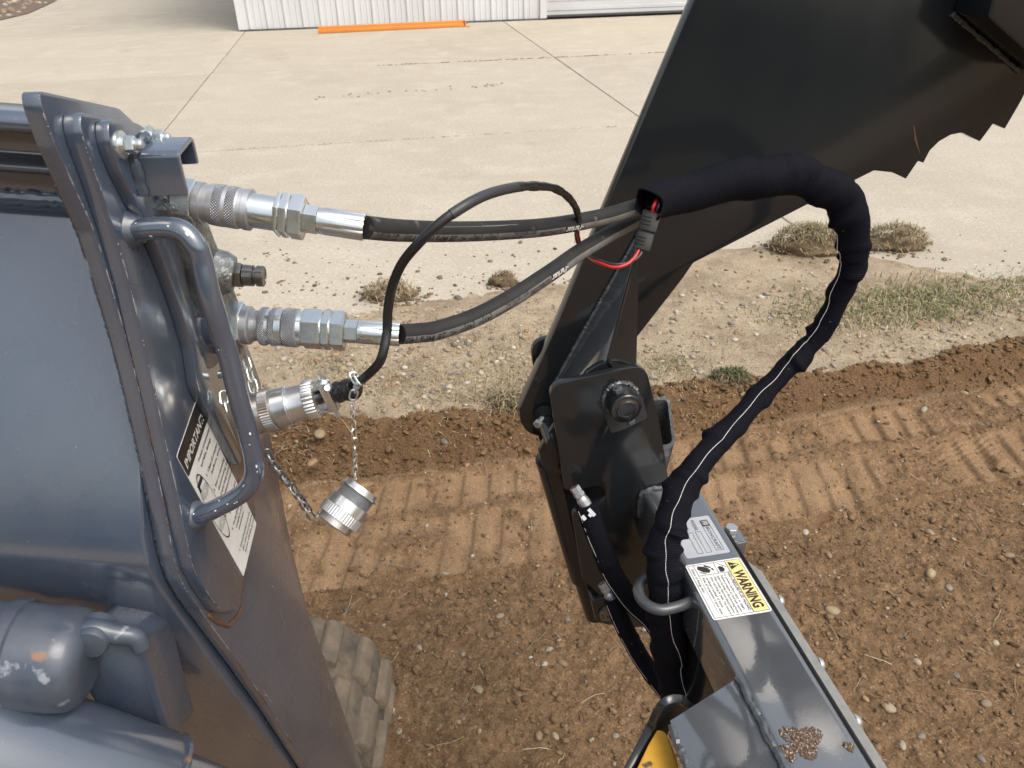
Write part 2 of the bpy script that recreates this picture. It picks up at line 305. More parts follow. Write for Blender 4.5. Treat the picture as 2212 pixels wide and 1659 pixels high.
def fillet(pts, r, n=6):
    """round polygon corners; r is one radius or a list"""
    out = []; N_ = len(pts)
    for i, p in enumerate(pts):
        rr = r[i] if isinstance(r, (list, tuple)) else r
        a = pts[i - 1] - p; b = pts[(i + 1) % N_] - p
        if rr <= 0: out.append(p); continue
        la, lb = a.length, b.length; a = a / la; b = b / lb
        ang = a.angle(b)
        if ang > math.radians(172): out.append(p); continue
        t = min(rr / math.tan(ang / 2), la * 0.48, lb * 0.48)
        p0 = p + a * t; p1 = p + b * t
        for k in range(n + 1):
            s = k / n; out.append(p0 * (1 - s) ** 2 + p * 2 * s * (1 - s) + p1 * s * s)
    return out
def prism(mb, front, back_vec):
    n = len(front); vs = list(front) + [p + back_vec for p in front]
    mb.add(vs, [tuple(range(n)), tuple(range(2 * n - 1, n - 1, -1))] + [(i, i + n, (i + 1) % n + n, (i + 1) % n) for i in range(n)]); return mb
def frame(axis, ref=Vector((0, 0, 1))):
    a = axis.normalized()
    if abs(a.dot(ref)) > 0.98: ref = Vector((0, 1, 0))
    x = ref.cross(a).normalized(); return a, x, a.cross(x).normalized()
def lathe(mb, prof, o, axis, segs=40, rmod=None, ref=Vector((0, 0, 1)), cap=True, twist=0.0):
    a, x, y = frame(axis, ref); vs = []; n = len(prof)
    for (t, r) in prof:
        for k in range(segs):
            th = 2 * math.pi * k / segs + twist; rr = r * (rmod(th, t) if rmod else 1)
            vs.append(o + a * t + x * (math.cos(th) * rr) + y * (math.sin(th) * rr))
    fs, uv = [], []
    for i in range(n - 1):
        R_ = max(prof[i][1], prof[i + 1][1])
        for k in range(segs):
            k2 = (k + 1) % segs; fs.append((i * segs + k, i * segs + k2, (i + 1) * segs + k2, (i + 1) * segs + k))
            u0, u1 = 2 * math.pi * R_ * k / segs, 2 * math.pi * R_ * (k + 1) / segs
            uv.append(((u0, prof[i][0]), (u1, prof[i][0]), (u1, prof[i + 1][0]), (u0, prof[i + 1][0])))
    if cap:
        for i in (0, n - 1):
            if prof[i][1] > 1e-5: fs.append(tuple(i * segs + k for k in range(segs))); uv.append(None)
    mb.add(vs, fs, uv); return mb
def hexa(mb, t0, t1, r, o, axis, ch=0.0008, twist=0.0, ref=Vector((0, 0, 1))):
    return lathe(mb, [(t0, r - ch), (t0 + ch, r), (t1 - ch, r), (t1, r - ch)], o, axis, 6, twist=twist, ref=ref)
def catmull(pts, n):
    p = [2 * pts[0] - pts[1]] + list(pts) + [2 * pts[-1] - pts[-2]]; out = []
    for i in range(1, len(p) - 2):
        for k in range(n):
            t = k / n; a, b, c, d = p[i - 1], p[i], p[i + 1], p[i + 2]
            out.append(0.5 * ((2 * b) + (c - a) * t + (2 * a - 5 * b + 4 * c - d) * t * t + (3 * b - a - 3 * c + d) * t ** 3))
    out.append(pts[-1]); return out
def tube(mb, path, r, segs=16, mod=None, cap=True, refpt=None, closed=False):
    """sweep; angle 0 = up in the plane across the line of sight, 90 deg = towards refpt"""
    n = len(path); vs = []; L = 0.0; Ls = []; frames = []
    prev = None
    for i, p in enumerate(path):
        if i: L += (p - path[i - 1]).length
        Ls.append(L)
        if closed: t = (path[(i + 1) % n] - path[i - 1]).normalized()
        else: t = (path[min(i + 1, n - 1)] - path[max(i - 1, 0)]).normalized()
        if refpt is not None: s = (refpt - p); s = (s - t * s.dot(t)).normalized()
        else:
            if prev is None: s = Vector((0, 0, 1)) if abs(t.z) < 0.9 else Vector((0, 1, 0))
            else: s = prev
            s = (s - t * s.dot(t)).normalized(); prev = s
        up = s.cross(t).normalized(); frames.append((t, up, s))
        rr = r(i / (n - 1)) if callable(r) else r
        for k in range(segs):
            th = 2 * math.pi * k / segs; q = rr if mod is None else mod(i / (n - 1), th, rr)
            if isinstance(q, tuple): a, b = q
            else: a, b = q, q
            vs.append(p + up * (math.cos(th) * a) + s * (math.sin(th) * b))
    fs, uv = [], []; r0 = r(0.5) if callable(r) else r
    for i in range(n if closed else n - 1):
        i2 = (i + 1) % n
        for k in range(segs):
            k2 = (k + 1) % segs; fs.append((i * segs + k, i * segs + k2, i2 * segs + k2, i2 * segs + k))
            u0, u1 = 2 * math.pi * r0 * k / segs, 2 * math.pi * r0 * (k + 1) / segs; l1 = Ls[i2] if i2 else L
            uv.append(((u0, Ls[i]), (u1, Ls[i]), (u1, l1), (u0, l1)))
    if cap and not closed:
        fs.append(tuple(range(segs))); uv.append(None); fs.append(tuple((n - 1) * segs + k for k in range(segs))); uv.append(None)
    mb.add(vs, fs, uv); return path, frames, Ls
def box(mb, o, ex, ey, ez):
    vs = [o + ex * i + ey * j + ez * k for k in (0, 1) for j in (0, 1) for i in (0, 1)]
    mb.add(vs, [(0, 2, 3, 1), (4, 5, 7, 6), (0, 1, 5, 4), (2, 6, 7, 3), (0, 4, 6, 2), (1, 3, 7, 5)]); return mb
def weldbead(mb, pts, r, wob=0.35, seed=0):
    rr = random.Random(seed); path = []
    for i in range(len(pts) - 1):
        L = (pts[i + 1] - pts[i]).length; n = max(2, int(L / (r * 0.9)))
        for k in range(n): path.append(pts[i].lerp(pts[i + 1], k / n) + Vector([rr.uniform(-wob, wob) * r * 0.5 for _ in range(3)]))
    path.append(pts[-1]); rs = [r * rr.uniform(0.72, 1.2) for _ in path]
    tube(mb, path, lambda t: rs[min(len(rs) - 1, int(t * (len(rs) - 1) + 0.5))], 7); return mb
_dg = None
def text_verts(body, size=1.0, align='LEFT', bold=0.0, shear=0.0, width=None):
    c = bpy.data.curves.new('t', 'FONT'); c.body = body; c.size = size; c.align_x = align; c.offset = bold; c.shear = shear; c.resolution_u = 2
    o = bpy.data.objects.new('t', c); COL.objects.link(o)
    dg = bpy.context.evaluated_depsgraph_get(); me = o.evaluated_get(dg).to_mesh()
    vs = [v.co.copy() for v in me.vertices]; fs = [tuple(p.vertices) for p in me.polygons]
    o.evaluated_get(dg).to_mesh_clear(); bpy.data.objects.remove(o); bpy.data.curves.remove(c)
    if width and vs:
        w_ = max(v.x for v in vs) - min(v.x for v in vs)
        for v in vs: v.x *= width / w_
    return vs, fs
def put_text(mb, body, o, ex, ey, x, y, size, **kw):
    vs, fs = text_verts(body, size, **kw); mb.add([o + ex * (x + v.x) + ey * (y + v.y) for v in vs], fs); return mb

# numpy value noise
_lat = rng.random((256, 256))
def vnoise(x, y):
    xi = np.floor(x).astype(int); yi = np.floor(y).astype(int); fx = x - xi; fy = y - yi
    fx = fx * fx * (3 - 2 * fx); fy = fy * fy * (3 - 2 * fy)
    g = lambda a, b: _lat[a & 255, b & 255]
    return (g(xi, yi) * (1 - fx) + g(xi + 1, yi) * fx) * (1 - fy) + (g(xi, yi + 1) * (1 - fx) + g(xi + 1, yi + 1) * fx) * fy
def fbm(x, y, s, o=4, gain=0.5):
    t = 0; a = 1.0; tot = 0
    for k in range(o):
        t = t + a * vnoise(x * s + 17.3 * k, y * s + 31.7 * k); tot += a; a *= gain; s *= 2.03
    return t / tot * 2 - 1
def sstep(a, b, x): t = np.clip((x - a) / (b - a), 0, 1); return t * t * (3 - 2 * t)

# ================================================================== THE SETTING
TH = math.radians(10)
G1 = Vector((math.cos(TH), math.sin(TH), 0)); G2 = Vector((-math.sin(TH), math.cos(TH), 0))
def gp(a, b, z=0.0): return G1 * a + G2 * b + Vector((0, 0, z))

# far ground sheet to the horizon
mb = MB(); s_ = 300.0; mb.add([(-s_, -s_, -0.22), (s_, -s_, -0.22), (s_, s_, -0.22), (-s_, s_, -0.22)], [(0, 1, 2, 3)], col=(0.3, 0.2, 0))
link('ground', mb.mesh('ground', smooth=False), 'soil', kind='structure')

# worked ground: verge, bank, graded cut (one height field)
def y_bot(x): x = np.clip(x, -6, 5); return 2.455 + 0.183 * x + 0.015 * x * x
def y_top(x): x = np.clip(x, -6, 5); return np.maximum(2.60 + 0.068 * x + 0.040 * x * x, y_bot(x) + 0.13) + 0.018 * np.sin(x * 3.1)
def height(x, y, fine=True):
    yt = y_top(x) + 0.05 * fbm(x, y, 3.2, 5); yb = y_bot(x) + 0.012 * fbm(x + 9, y, 5, 3)
    cut = sstep(0, 1, (yt - y) / np.maximum(0.05, yt - yb))            # 0 on the verge, 1 in the cut
    cut = np.where(y < yb, 1.0, cut)
    q = yb - y                                                       # distance into the cut
    g2 = -math.sin(TH) * x + math.cos(TH) * y
    edge = 3.78 + 0.30 * fbm(x, y * 0.4, 1.1, 4) + 0.16 * np.sin(x * 1.7 - 0.4) + 0.3 * np.exp(-((x - 1.1) / 0.7) ** 2) - 0.25 * sstep(1.8, 2.8, x)
    verge = 0.012 + 0.012 * fbm(x, y, 2.2, 5) + 0.007 * fbm(x, y, 14, 4) - 0.055 * sstep(-0.25, 0.35, g2 - edge)
    zc = -0.13 + 0.010 * fbm(x, y, 1.3, 3)
    z = verge * (1 - cut) + zc * cut
    bank = sstep(-0.03, 0.015, (yt - y)) * sstep(-0.006, 0.010, y - yb)
    lump = fbm(x, y, 8, 6, 0.62)
    z = z + bank * (0.050 * lump + 0.020 * np.abs(fbm(x, y, 30, 4, 0.62)) + 0.046 * np.exp(-((y - yt + 0.06) / 0.06) ** 2) * (0.75 + 0.5 * fbm(x + 5, y, 2.5, 3)))
    # two packed track strips with cleat prints
    s1 = sstep(0.012, 0.03, q) * (1 - sstep(0.17, 0.26, q + 0.05 * fbm(x, y, 5, 4))); s2 = sstep(0.235, 0.31, q + 0.06 * fbm(x, y, 5, 4)) * (1 - sstep(0.575, 0.59, q))
    wear = sstep(-0.30, 0.12, fbm(x + 40, y, 2.6, 5, 0.6)); pk = np.clip((s1 + s2) * (0.08 + 0.92 * wear) * sstep(-0.55, -0.15, fbm(x + 3, y + 8, 9, 4, 0.6)), 0, 1)
    sl = 0.07
    ph = (x + sl * q + np.where(q > 0.24, 0.04, 0.0) + 0.010 * fbm(x, y, 2, 2)) / 0.103
    saw = np.abs(((ph % 1.0) - 0.5) * 2)                              # 1 on the groove line
    bar = sstep(0.42, 0.80, saw)
    depth = (0.35 + 0.65 * sstep(-0.5, 0.3, fbm(x + 11, y, 3.1, 3))) * np.where(x < 0.4, 0.72, 1.0)
    z = z - 0.021 * bar * pk * depth - 0.012 * (s1 + s2) + 0.004 * pk * np.cos(ph * 2 * math.pi * 0.5)
    fine_ = np.exp(-(((x - 1.75) / 0.22) ** 2 + ((q - 0.33) / 0.09) ** 2)); z = z - 0.006 * fine_ * np.sin(220 * (q + 0.25 * x))
    z = z + 0.016 * np.exp(-((q - 0.597) / 0.011) ** 2)
    loose = np.clip(sstep(-0.01, 0.012, q) * (1 - pk), 0, 1)
    z = z + loose * (0.012 * fbm(x, y, 6, 4) + 0.022 * np.abs(fbm(x, y, 22, 5, 0.7)) + 0.008 * fbm(x, y, 55, 3))
    z = z + pk * 0.003 * fbm(x, y, 40, 3)
    return z, np.maximum(bank, sstep(-0.01, 0.01, q)), pk * sstep(-0.01, 0.01, q), bank
def grid(name, x0, x1, y0, y1, st):
    xs = np.arange(x0, x1 + st / 2, st); ys = np.arange(y0, y1 + st / 2, st); X, Y = np.meshgrid(xs, ys)
    z, cut, pk, bank = height(X, Y); nx, ny = len(xs), len(ys)
    me = bpy.data.meshes.new(name); nv = nx * ny; me.vertices.add(nv)
    me.vertices.foreach_set('co', np.stack([X, Y, z], -1).astype(np.float32).ravel())
    i = np.arange(nv).reshape(ny, nx); q = np.stack([i[:-1, :-1], i[:-1, 1:], i[1:, 1:], i[1:, :-1]], -1).reshape(-1, 4)
    me.loops.add(q.size); me.loops.foreach_set('vertex_index', q.ravel().astype(np.int32))
    me.polygons.add(len(q)); me.polygons.foreach_set('loop_start', np.arange(0, q.size, 4, dtype=np.int32)); me.polygons.foreach_set('use_smooth', np.ones(len(q), dtype=bool))
    a = me.attributes.new('zone', 'FLOAT_COLOR', 'POINT')
    a.data.foreach_set('color', np.stack([cut, pk, bank * 0.85, np.ones_like(z)], -1).astype(np.float32).ravel())
    me.update(calc_edges=True); me.validate(); return me
link('dirt_ground', grid('dirt_ground', -1.5, 3.5, 0.70, 4.30, 0.0068), 'soil', kind='structure')
link('dirt_ground', grid('dirt_ground', -9.0, -1.5, -2, 4.30, 0.075), 'soil', kind='structure')
link('dirt_ground', grid('dirt_ground', 3.5, 10.0, -2, 4.30, 0.065), 'soil', kind='structure')
link('dirt_ground', grid('dirt_ground', -1.5, 3.5, -8, 0.70, 0.05), 'soil', kind='structure')
_gx = np.arange(-4.0, 5.0, 0.02); _gy = np.arange(0.5, 5.0, 0.02); _GX, _GY = np.meshgrid(_gx, _gy); _GZ = height(_GX, _GY)[0]
def gz(x, y):
    i = min(max((x + 4.0) / 0.02, 0), len(_gx) - 2); j = min(max((y - 0.5) / 0.02, 0), len(_gy) - 2); a, b = int(i), int(j); fa, fb = i - a, j - b
    z = float((_GZ[b, a] * (1 - fa) + _GZ[b, a + 1] * fa) * (1 - fb) + (_GZ[b + 1, a] * (1 - fa) + _GZ[b + 1, a + 1] * fa) * fb)
    g2 = -math.sin(TH) * x + math.cos(TH) * y
    return max(z, 0.0) if g2 > 3.1 else z

# concrete drive: slabs with open joints
drive = bpy.data.objects.new('concrete_driveway', None); COL.objects.link(drive); drive['kind'] = 'structure'
e1 = [-6.4 - 4.5 * 3, -6.4 - 4.5 * 2, -6.4 - 4.5, -6.4, -1.9, 2.6, 7.1, 11.6, 16.1]; e2 = [3.1, 7.05, 10.95, 15.02]
def slab(a0, a1, b0, b1):
    g = 0.006; m_ = MB(); prism(m_, [gp(a0 + g, b0 + g), gp(a1 - g, b0 + g), gp(a1 - g, b1 - g), gp(a0 + g, b1 - g)], Vector((0, 0, -0.12)))
    link('slab', m_.mesh('slab', 0.005, 1), 'concrete', drive)
for i in range(len(e1) - 1):
    for j in range(len(e2) - 1): slab(e1[i], e1[i + 1], e2[j], e2[j + 1])
for i in range(4):
    for b0, b1 in ((15.02, 18.4), (18.4, 23.0)): slab(e1[i], e1[i + 1], b0, b1)
# crumbled joint filler and tyre-dropped crumbs along the middle joint
mb = MB(); rr = random.Random(5)
for (a0, a1, b, n_, s0, s1, sp_) in ((0.2, 3.2, 10.95, 170, 0.008, 0.026, 0.012), (-0.6, 1.6, 9.15, 34, 0.010, 0.030, 0.05), (2.4, 6.0, 10.95, 90, .01, .03, .012), (-1.9, 2.3, 7.05, 120, .006, .014, .008)):
    for _ in range(n_):
        a = rr.uniform(a0, a1); s_ = rr.uniform(s0, s1)
        c = gp(a, b + rr.gauss(0, sp_) + (0.12 * (a - 0.4) if b == 9.15 else 0), 0.004)
        mb.add([c + Vector((rr.uniform(.6, 1) * s_ * math.cos(k * 1.047), rr.uniform(.3, .5) * s_ * math.sin(k * 1.047), 0)) for k in range(6)] + [c + Vector((0, 0, s_ * 0.35))], [(k, (k + 1) % 6, 6) for k in range(6)], col=(0.21, 0.172, 0.122))
link('joint_crumbs', mb.mesh('joint_crumbs'), 'clod', kind='stuff', label='dark crumbs of dirt lying along the joints of the concrete drive', cat='dirt crumbs')

# ---------------------------------------------------------------- metal building with roll-up door
bld = thing('metal_building', 'white ribbed metal building with an overhead door at the edge of the drive', 'building', gp(0.7, 15.1))
mb = MB(); prism(mb, [gp(-1.95, 15.05, 0.02), gp(3.33, 15.05, 0.02), gp(3.33, 15.05, 4.2), gp(-1.95, 15.05, 4.2)], G2 * 9.0); part('wall', mb, 'siding', bld)
for k in range(18):
    a = -1.80 + 0.3 * k
    if a > 3.25: break
    mb = MB(); prism(mb, [gp(a - 0.030, 15.047, 0.03), gp(a - 0.012, 15.022, 0.03), gp(a + 0.012, 15.022, 0.03), gp(a + 0.030, 15.047, 0.03)], Vector((0, 0, 4.1))); part('rib', mb, 'siding', bld)
    for h in (-0.1, 0.1):
        mb = MB(); prism(mb, [gp(a + h - .012, 15.047, 0.03), gp(a + h - .006, 15.041, 0.03), gp(a + h + .006, 15.041, 0.03), gp(a + h + .012, 15.047, 0.03)], Vector((0, 0, 4.1))); part('minor_rib', mb, 'siding', bld)
mb = MB(); prism(mb, [gp(-2.0, 15.015, 0.025), gp(-1.87, 15.015, 0.025), gp(-1.87, 15.3, 0.025), gp(-2.0, 15.3, 0.025)], Vector((0, 0, 4.15))); part('corner_trim', mb, 'siding', bld)
mb = MB(); prism(mb, [gp(3.28, 15.0, 0.025), gp(3.40, 15.0, 0.025), gp(3.40, 15.4, 0.025), gp(3.28, 15.4, 0.025)], Vector((0, 0, 4.15))); part('door_jamb', mb, 'siding', bld)
mb = MB(); prism(mb, [gp(-1.97, 14.995, 0.0), gp(3.28, 14.995, 0.0), gp(3.28, 15.2, 0.0), gp(-1.97, 15.2, 0.0)], Vector((0, 0, 0.024))); part('base_sill', mb, 'trimdark', bld)
door = None
for k in range(8):
    mb = MB(); z0 = 0.03 + k * 0.53; prism(mb, [gp(3.41, 15.40, z0), gp(8.4, 15.40, z0), gp(8.4, 15.40, z0 + 0.52), gp(3.41, 15.40, z0 + 0.52)], G2 * 0.05)
    for h in (0.1, 0.26, 0.42):
        prism(mb, [gp(3.415, 15.392, z0 + h - .03), gp(8.39, 15.392, z0 + h - .03), gp(8.39, 15.392, z0 + h + .03), gp(3.415, 15.392, z0 + h + .03)], G2 * 0.006)
    part('door_panel', mb, 'siding', bld, 0.004, 1)
mb = MB(); prism(mb, [gp(8.42, 15.05, 0.02), gp(14, 15.05, 0.02), gp(14, 15.05, 4.2), gp(8.42, 15.05, 4.2)], G2 * 9.0); part('wall', mb, 'siding', bld)
mb = MB(); prism(mb, [gp(3.34, 15.05, 4.28), gp(8.41, 15.05, 4.28), gp(8.41, 15.05, 4.6), gp(3.34, 15.05, 4.6)], G2 * 9.0); part('header_wall', mb, 'siding', bld)
mb = MB(); prism(mb, [gp(3.345, 15.34, 0.0), gp(8.41, 15.34, 0.0), gp(8.41, 15.47, 0.0), gp(3.345, 15.47, 0.0)], Vector((0, 0, 0.028))); part('door_seal', mb, 'trimdark', bld)
mb = MB()
prism(mb, [gp(-2.3, 14.7, 4.2), gp(-2.3, 19.5, 5.6), gp(-2.3, 24.3, 4.2), gp(-2.3, 24.3, 4.1), gp(-2.3, 19.5, 5.5), gp(-2.3, 14.7, 4.1)], G1 * 16.6); part('roof', mb, 'siding', bld)

# orange rack beam lying at the wall foot
a0 = onz(688, 69, 0.03); a1 = onz(1003, 54, 0.03); dr = (a1 - a0).normalized(); pr = Vector((-dr.y, dr.x, 0))
ob = thing('rack_beam', 'long orange steel beam lying on the concrete at the foot of the white wall', 'beam', (a0 + a1) / 2 - Vector((0, 0, 0.03)))
mb = MB(); o_ = Vector((a0.x, a0.y, 0.002)); box(mb, o_, dr * (a1 - a0).length, pr * 0.06, Vector((0, 0, 0.055))); box(mb, o_ + pr * 0.0605, dr * (a1 - a0).length, pr * 0.05, Vector((0, 0, 0.10))); part('beam_body', mb, 'orange', ob, 0.006)
mb = MB(); o_ = Vector((a1.x, a1.y, 0.003)) - dr * 0.12 - pr * 0.03; box(mb, o_, dr * 0.22, pr * 0.16, Vector((0, 0, 0.012))); box(mb, o_ + dr * 0.13 + pr * .02, dr * 0.012, pr * 0.11, Vector((0, 0, 0.10))); part('end_connector', mb, 'orange', ob, 0.003)
for k in (0.03, 0.07):
    mb = MB(); lathe(mb, [(0, 0.012), (0.03, 0.010), (0.05, 0.004)], o_ + dr * (0.14) + pr * (k + 0.02) + Vector((0, 0, 0.05)), dr, 8); part('hook', mb, 'dsteel', ob)

# ---------------------------------------------------------------- stones, clods, grass
def ico(sub):
    bm = bmesh.new(); bmesh.ops.create_icosphere(bm, subdivisions=sub, radius=1.0); v = np.array([p.co[:] for p in bm.verts]); f = [tuple(q.index for q in p.verts) for p in bm.faces]; bm.free(); return v, f
ICO1, ICO2, ICO3 = ico(1), ico(2), ico(3)
def blob(rr, size, kind, base=ICO2, rough=0.0):
    v = base[0].copy(); sx, sy, sz = size * rr.uniform(0.75, 1.35), size * rr.uniform(0.6, 1.0), size * rr.uniform(0.42, 0.75)
    k = np.array([rr.uniform(-1, 1) for _ in range(9)]).reshape(3, 3); d = 1 + 0.13 * np.sin(v @ k.T * 2.1 + 1.3).sum(1) * (1 if rough == 0 else 1.4)
    if rough: d = d * (1 + rough * np.array([rr.uniform(-1, 1) for _ in range(len(v))]))
    v = v * d[:, None] * np.array([sx, sy, sz]); a = rr.uniform(0, 6.28); c, s = math.cos(a), math.sin(a)
    v = v @ np.array([[c, -s, 0], [s, c, 0], [0, 0, 1]]).T; return v
PCOL = [(0.32, 0.25, 0.17), (0.37, 0.31, 0.23), (0.25, 0.175, 0.11), (0.225, 0.195, 0.160), (0.37, 0.325, 0.255), (0.30, 0.19, 0.10), (0.175, 0.148, 0.122), (0.31, 0.24, 0.14), (0.42, 0.375, 0.305)]
rr = random.Random(21)
mb = MB(); mc = MB()
def cutval(x, y): return height(np.array([x]), np.array([y]))
# gravel over the verge and the cut, plus crumbs of soil: uncountable
NX = 15000
xs = np.array([rr.uniform(-1.5, 3.6) for _ in range(NX)]); ys = np.array([rr.uniform(0.8, 4.0) for _ in range(NX)])
zz, cc, pp, bb = height(xs, ys)
nn = fbm(xs, ys, 1.7, 3)
for i in range(NX):
    x, y, z, c_, p_ = xs[i], ys[i], zz[i], cc[i], pp[i]
    if z < -0.02 and y > 3.2: continue
    if c_ < 0.15:
        if rr.random() > 0.52 + 0.75 * nn[i] - 0.5 * sstep(3.4, 3.9, np.float64(y)): continue
        s_ = rr.choice((0.003, 0.004, 0.005, 0.006, 0.008, 0.010, 0.013)) * rr.uniform(0.8, 1.3)
    else:
        if rr.random() > 0.22 * (1 - 0.6 * p_): continue
        s_ = rr.choice((0.002, 0.003, 0.003, 0.004, 0.005, 0.007)) * rr.uniform(0.8, 1.25)
    v = blob(rr, s_, 0, ICO1); col = rr.choice(PCOL); k = rr.uniform(0.6, 1.0) if c_ > .15 and s_ > .003 else rr.uniform(.75, 1.15)
    mb.add((v + np.array([x, y, z + s_ * 0.25])).tolist(), ICO1[1], col=tuple(q * k for q in col))
link('gravel', mb.mesh('gravel', sharp=80), 'pebble', kind='stuff', label='small mixed gravel scattered over the verge and the graded soil', cat='gravel')
NX = 46000
xs = np.array([rr.uniform(-1.4, 3.4) for _ in range(NX)]); ys = np.array([rr.uniform(0.75, 3.2) for _ in range(NX)])
zz, cc, pp, bb = height(xs, ys)
for i in range(NX):
    x, y, z, c_, p_, b_ = xs[i], ys[i], zz[i], cc[i], pp[i], bb[i]
    if c_ < 0.3: continue
    if rr.random() > 0.10 + 0.80 * b_ + 0.42 * (1 - p_) * (1 if y < y_bot(x) - 0.6 else 0.5): continue
    s_ = rr.choice((0.0025, 0.003, 0.004, 0.004, 0.005, 0.006, 0.009)) * rr.uniform(0.6, 1.15) * (1 + 0.45 * b_)
    v = blob(rr, s_, 0, ICO1, 0.40); k = rr.uniform(0.6, 1.25)
    col = (0.155 * k, 0.096 * k, 0.051 * k) if b_ > 0.5 else (0.172 * k, 0.111 * k, 0.063 * k)
    mc.add((v + np.array([x, y, z + s_ * 0.2])).tolist(), ICO1[1], col=col)
link('soil_crumbs', mc.mesh('soil_crumbs', sharp=80), 'clod', kind='stuff', label='loose crumbs of brown soil along the bank and over the graded cut', cat='soil crumbs')

mb = MB()
for _ in range(420):
    u, v = rr.uniform(500, 2260), 640 - abs(rr.gauss(0, 55)); p = onz(u, v, 0.0)
    if gz(p.x, p.y) > 0.004: continue
    s_ = rr.choice((0.004, 0.005, 0.006, 0.008, 0.012)) * rr.uniform(0.7, 1.2); kk = rr.uniform(0.5, 1.2)
    mb.add((blob(rr, s_, 0, ICO1, 0.2) + np.array([p.x, p.y, s_ * 0.3])).tolist(), ICO1[1], col=(0.20 * kk, 0.15 * kk, 0.10 * kk))
link('dirt_crumbs', mb.mesh('dirt_crumbs', sharp=80), 'clod', kind='stuff', label='scattered dirt crumbs on the near edge of the concrete drive', cat='dirt crumbs')
# larger stones one could pick up: (u, v, half size px, colour index)
STONES = [(1525, 958, 16, 2), (1497, 845, 9, 1), (1995, 885, 13, 4), (2010, 1240, 15, 7), (2050, 1270, 9, 3), (1800, 1322, 15, 7), (1920, 1530, 18, 0), (1870, 1510, 8, 5), (1950, 1610, 10, 1), (2120, 1640, 12, 6),
          (2130, 1520, 13, 2), (1990, 1590, 9, 3), (1215, 1433, 12, 2), (1176, 1435, 8, 4), (1165, 1590, 14, 2), (845, 1535, 12, 4), (862, 1580, 7, 1), (1035, 1490, 9, 7), (905, 1400, 8, 4), (1187, 1405, 9, 4),
          (676, 1000, 16, 5), (690, 938, 15, 7), (1010, 1005, 10, 5), (1170, 990, 10, 0), (960, 955, 9, 3), (1140, 1002, 7, 2), (1200, 1590, 8, 0), (1425, 870, 8, 4), (990, 645, 11, 6), (838, 760, 9, 0),
          (870, 795, 7, 3), (1010, 790, 8, 1), (1300, 700, 7, 4), (1590, 1262, 8, 2), (1800, 790, 9, 4), (1890, 770, 8, 3), (2090, 600, 12, 7), (1990, 700, 9, 5), (1560, 800, 8, 4), (1460, 690, 9, 0), (1500, 720, 7, 7), (1540, 745, 8, 1),
          (1590, 720, 7, 5), (1625, 655, 9, 4), (2080, 850, 12, 7), (1980, 1430, 11, 0), (2150, 1390, 9, 1), (2065, 1460, 8, 6), (1790, 1200, 9, 2), (1740, 1150, 7, 4), (2010, 1150, 8, 0), (2180, 1200, 10, 2), (1520, 1040, 7, 4), (960, 1240, 7, 1), (1080, 1330, 8, 0), (990, 1560, 9, 5), (1330, 1590, 8, 3)]
for i, (u, v, r_, ci) in enumerate(STONES):
    z = -0.12
    for _ in range(4):
        p = onz(u, v, z); z = gz(p.x, p.y)
    s_ = 0.82 * r_ * (p - EYE).dot(FWD) / FOC
    vv = blob(rr, s_, 0, ICO3); m_ = MB(); k = rr.uniform(0.7, 0.95); m_.add((vv + np.array([p.x, p.y, p.z + s_ * 0.04])).tolist(), ICO3[1], col=tuple(q * k for q in PCOL[ci]))
    cn = ['tan', 'cream', 'brown', 'grey', 'pale', 'rusty brown', 'dark grey', 'yellowish', 'white'][ci]; big = 'large ' if r_ >= 13 else 'small ' if r_ <= 7 else ''
    area = ('in the loose soil right of the grey beam' if u > 1560 else 'in the loose soil between the loader track and the grapple') if v > 1180 else ('on the treaded soil right of the black sleeve' if u > 1560 else 'in the soil bank below the plug') if (z < -0.05 or v > 900) else ('on the gravelly verge right of the raised jaw' if u > 1380 else 'on the gravelly verge under the lower hose')
    link('stone', m_.mesh('stone', sharp=80), 'pebble', label=big + cn + ' pebble ' + area, cat='stone', group=big + cn + ' pebbles ' + area)

GREEN = [(0.12, 0.145, 0.042), (0.145, 0.175, 0.055), (0.10, 0.12, 0.04), (0.20, 0.215, 0.085)]
STRAW = [(0.40, 0.32, 0.20), (0.33, 0.255, 0.15), (0.46, 0.385, 0.26), (0.27, 0.20, 0.115)]
def blade(mb, rr, base, h, wd, lean, col):
    a = rr.uniform(0, 6.28); d = Vector((math.cos(a), math.sin(a), 0)); s = Vector((-d.y, d.x, 0)) * wd
    p1 = base + d * (h * lean * 0.35) + Vector((0, 0, h * 0.6 * (1.1 - 0.5 * lean))); p2 = base + d * (h * lean) + Vector((0, 0, h * (1 - 0.75 * lean)))
    mb.add([base - s, base + s, p1 + s * 0.8, p1 - s * 0.8, p2], [(0, 1, 2, 3), (3, 2, 4)], col=col)
def patch(mb, rr, u, v, ru, rv, n, green, h=(0.02, 0.06)):
    for _ in range(n):
        for _t in range(5):
            a, b = rr.gauss(0, 0.6), rr.gauss(0, 0.6)
            if a * a + b * b < 2.4: break
        p = onz(u + a * ru, v + b * rv, 0.0); z = gz(p.x, p.y)
        if z < -0.1: p = onz(u + a * ru, v + b * rv, z)
        g = rr.random() < green; hh = rr.uniform(*h)
        col = rr.choice(GREEN if g else STRAW); k = rr.uniform(0.7, 1.25)
        blade(mb, rr, Vector((p.x, p.y, gz(p.x, p.y) - 0.003)), hh, rr.uniform(0.0010, 0.0022) * (1.35 if v < 720 else 1), rr.uniform(0.3, 1.05) if g else rr.uniform(0.6, 1.25), tuple(c * k for c in col))
mb = MB()
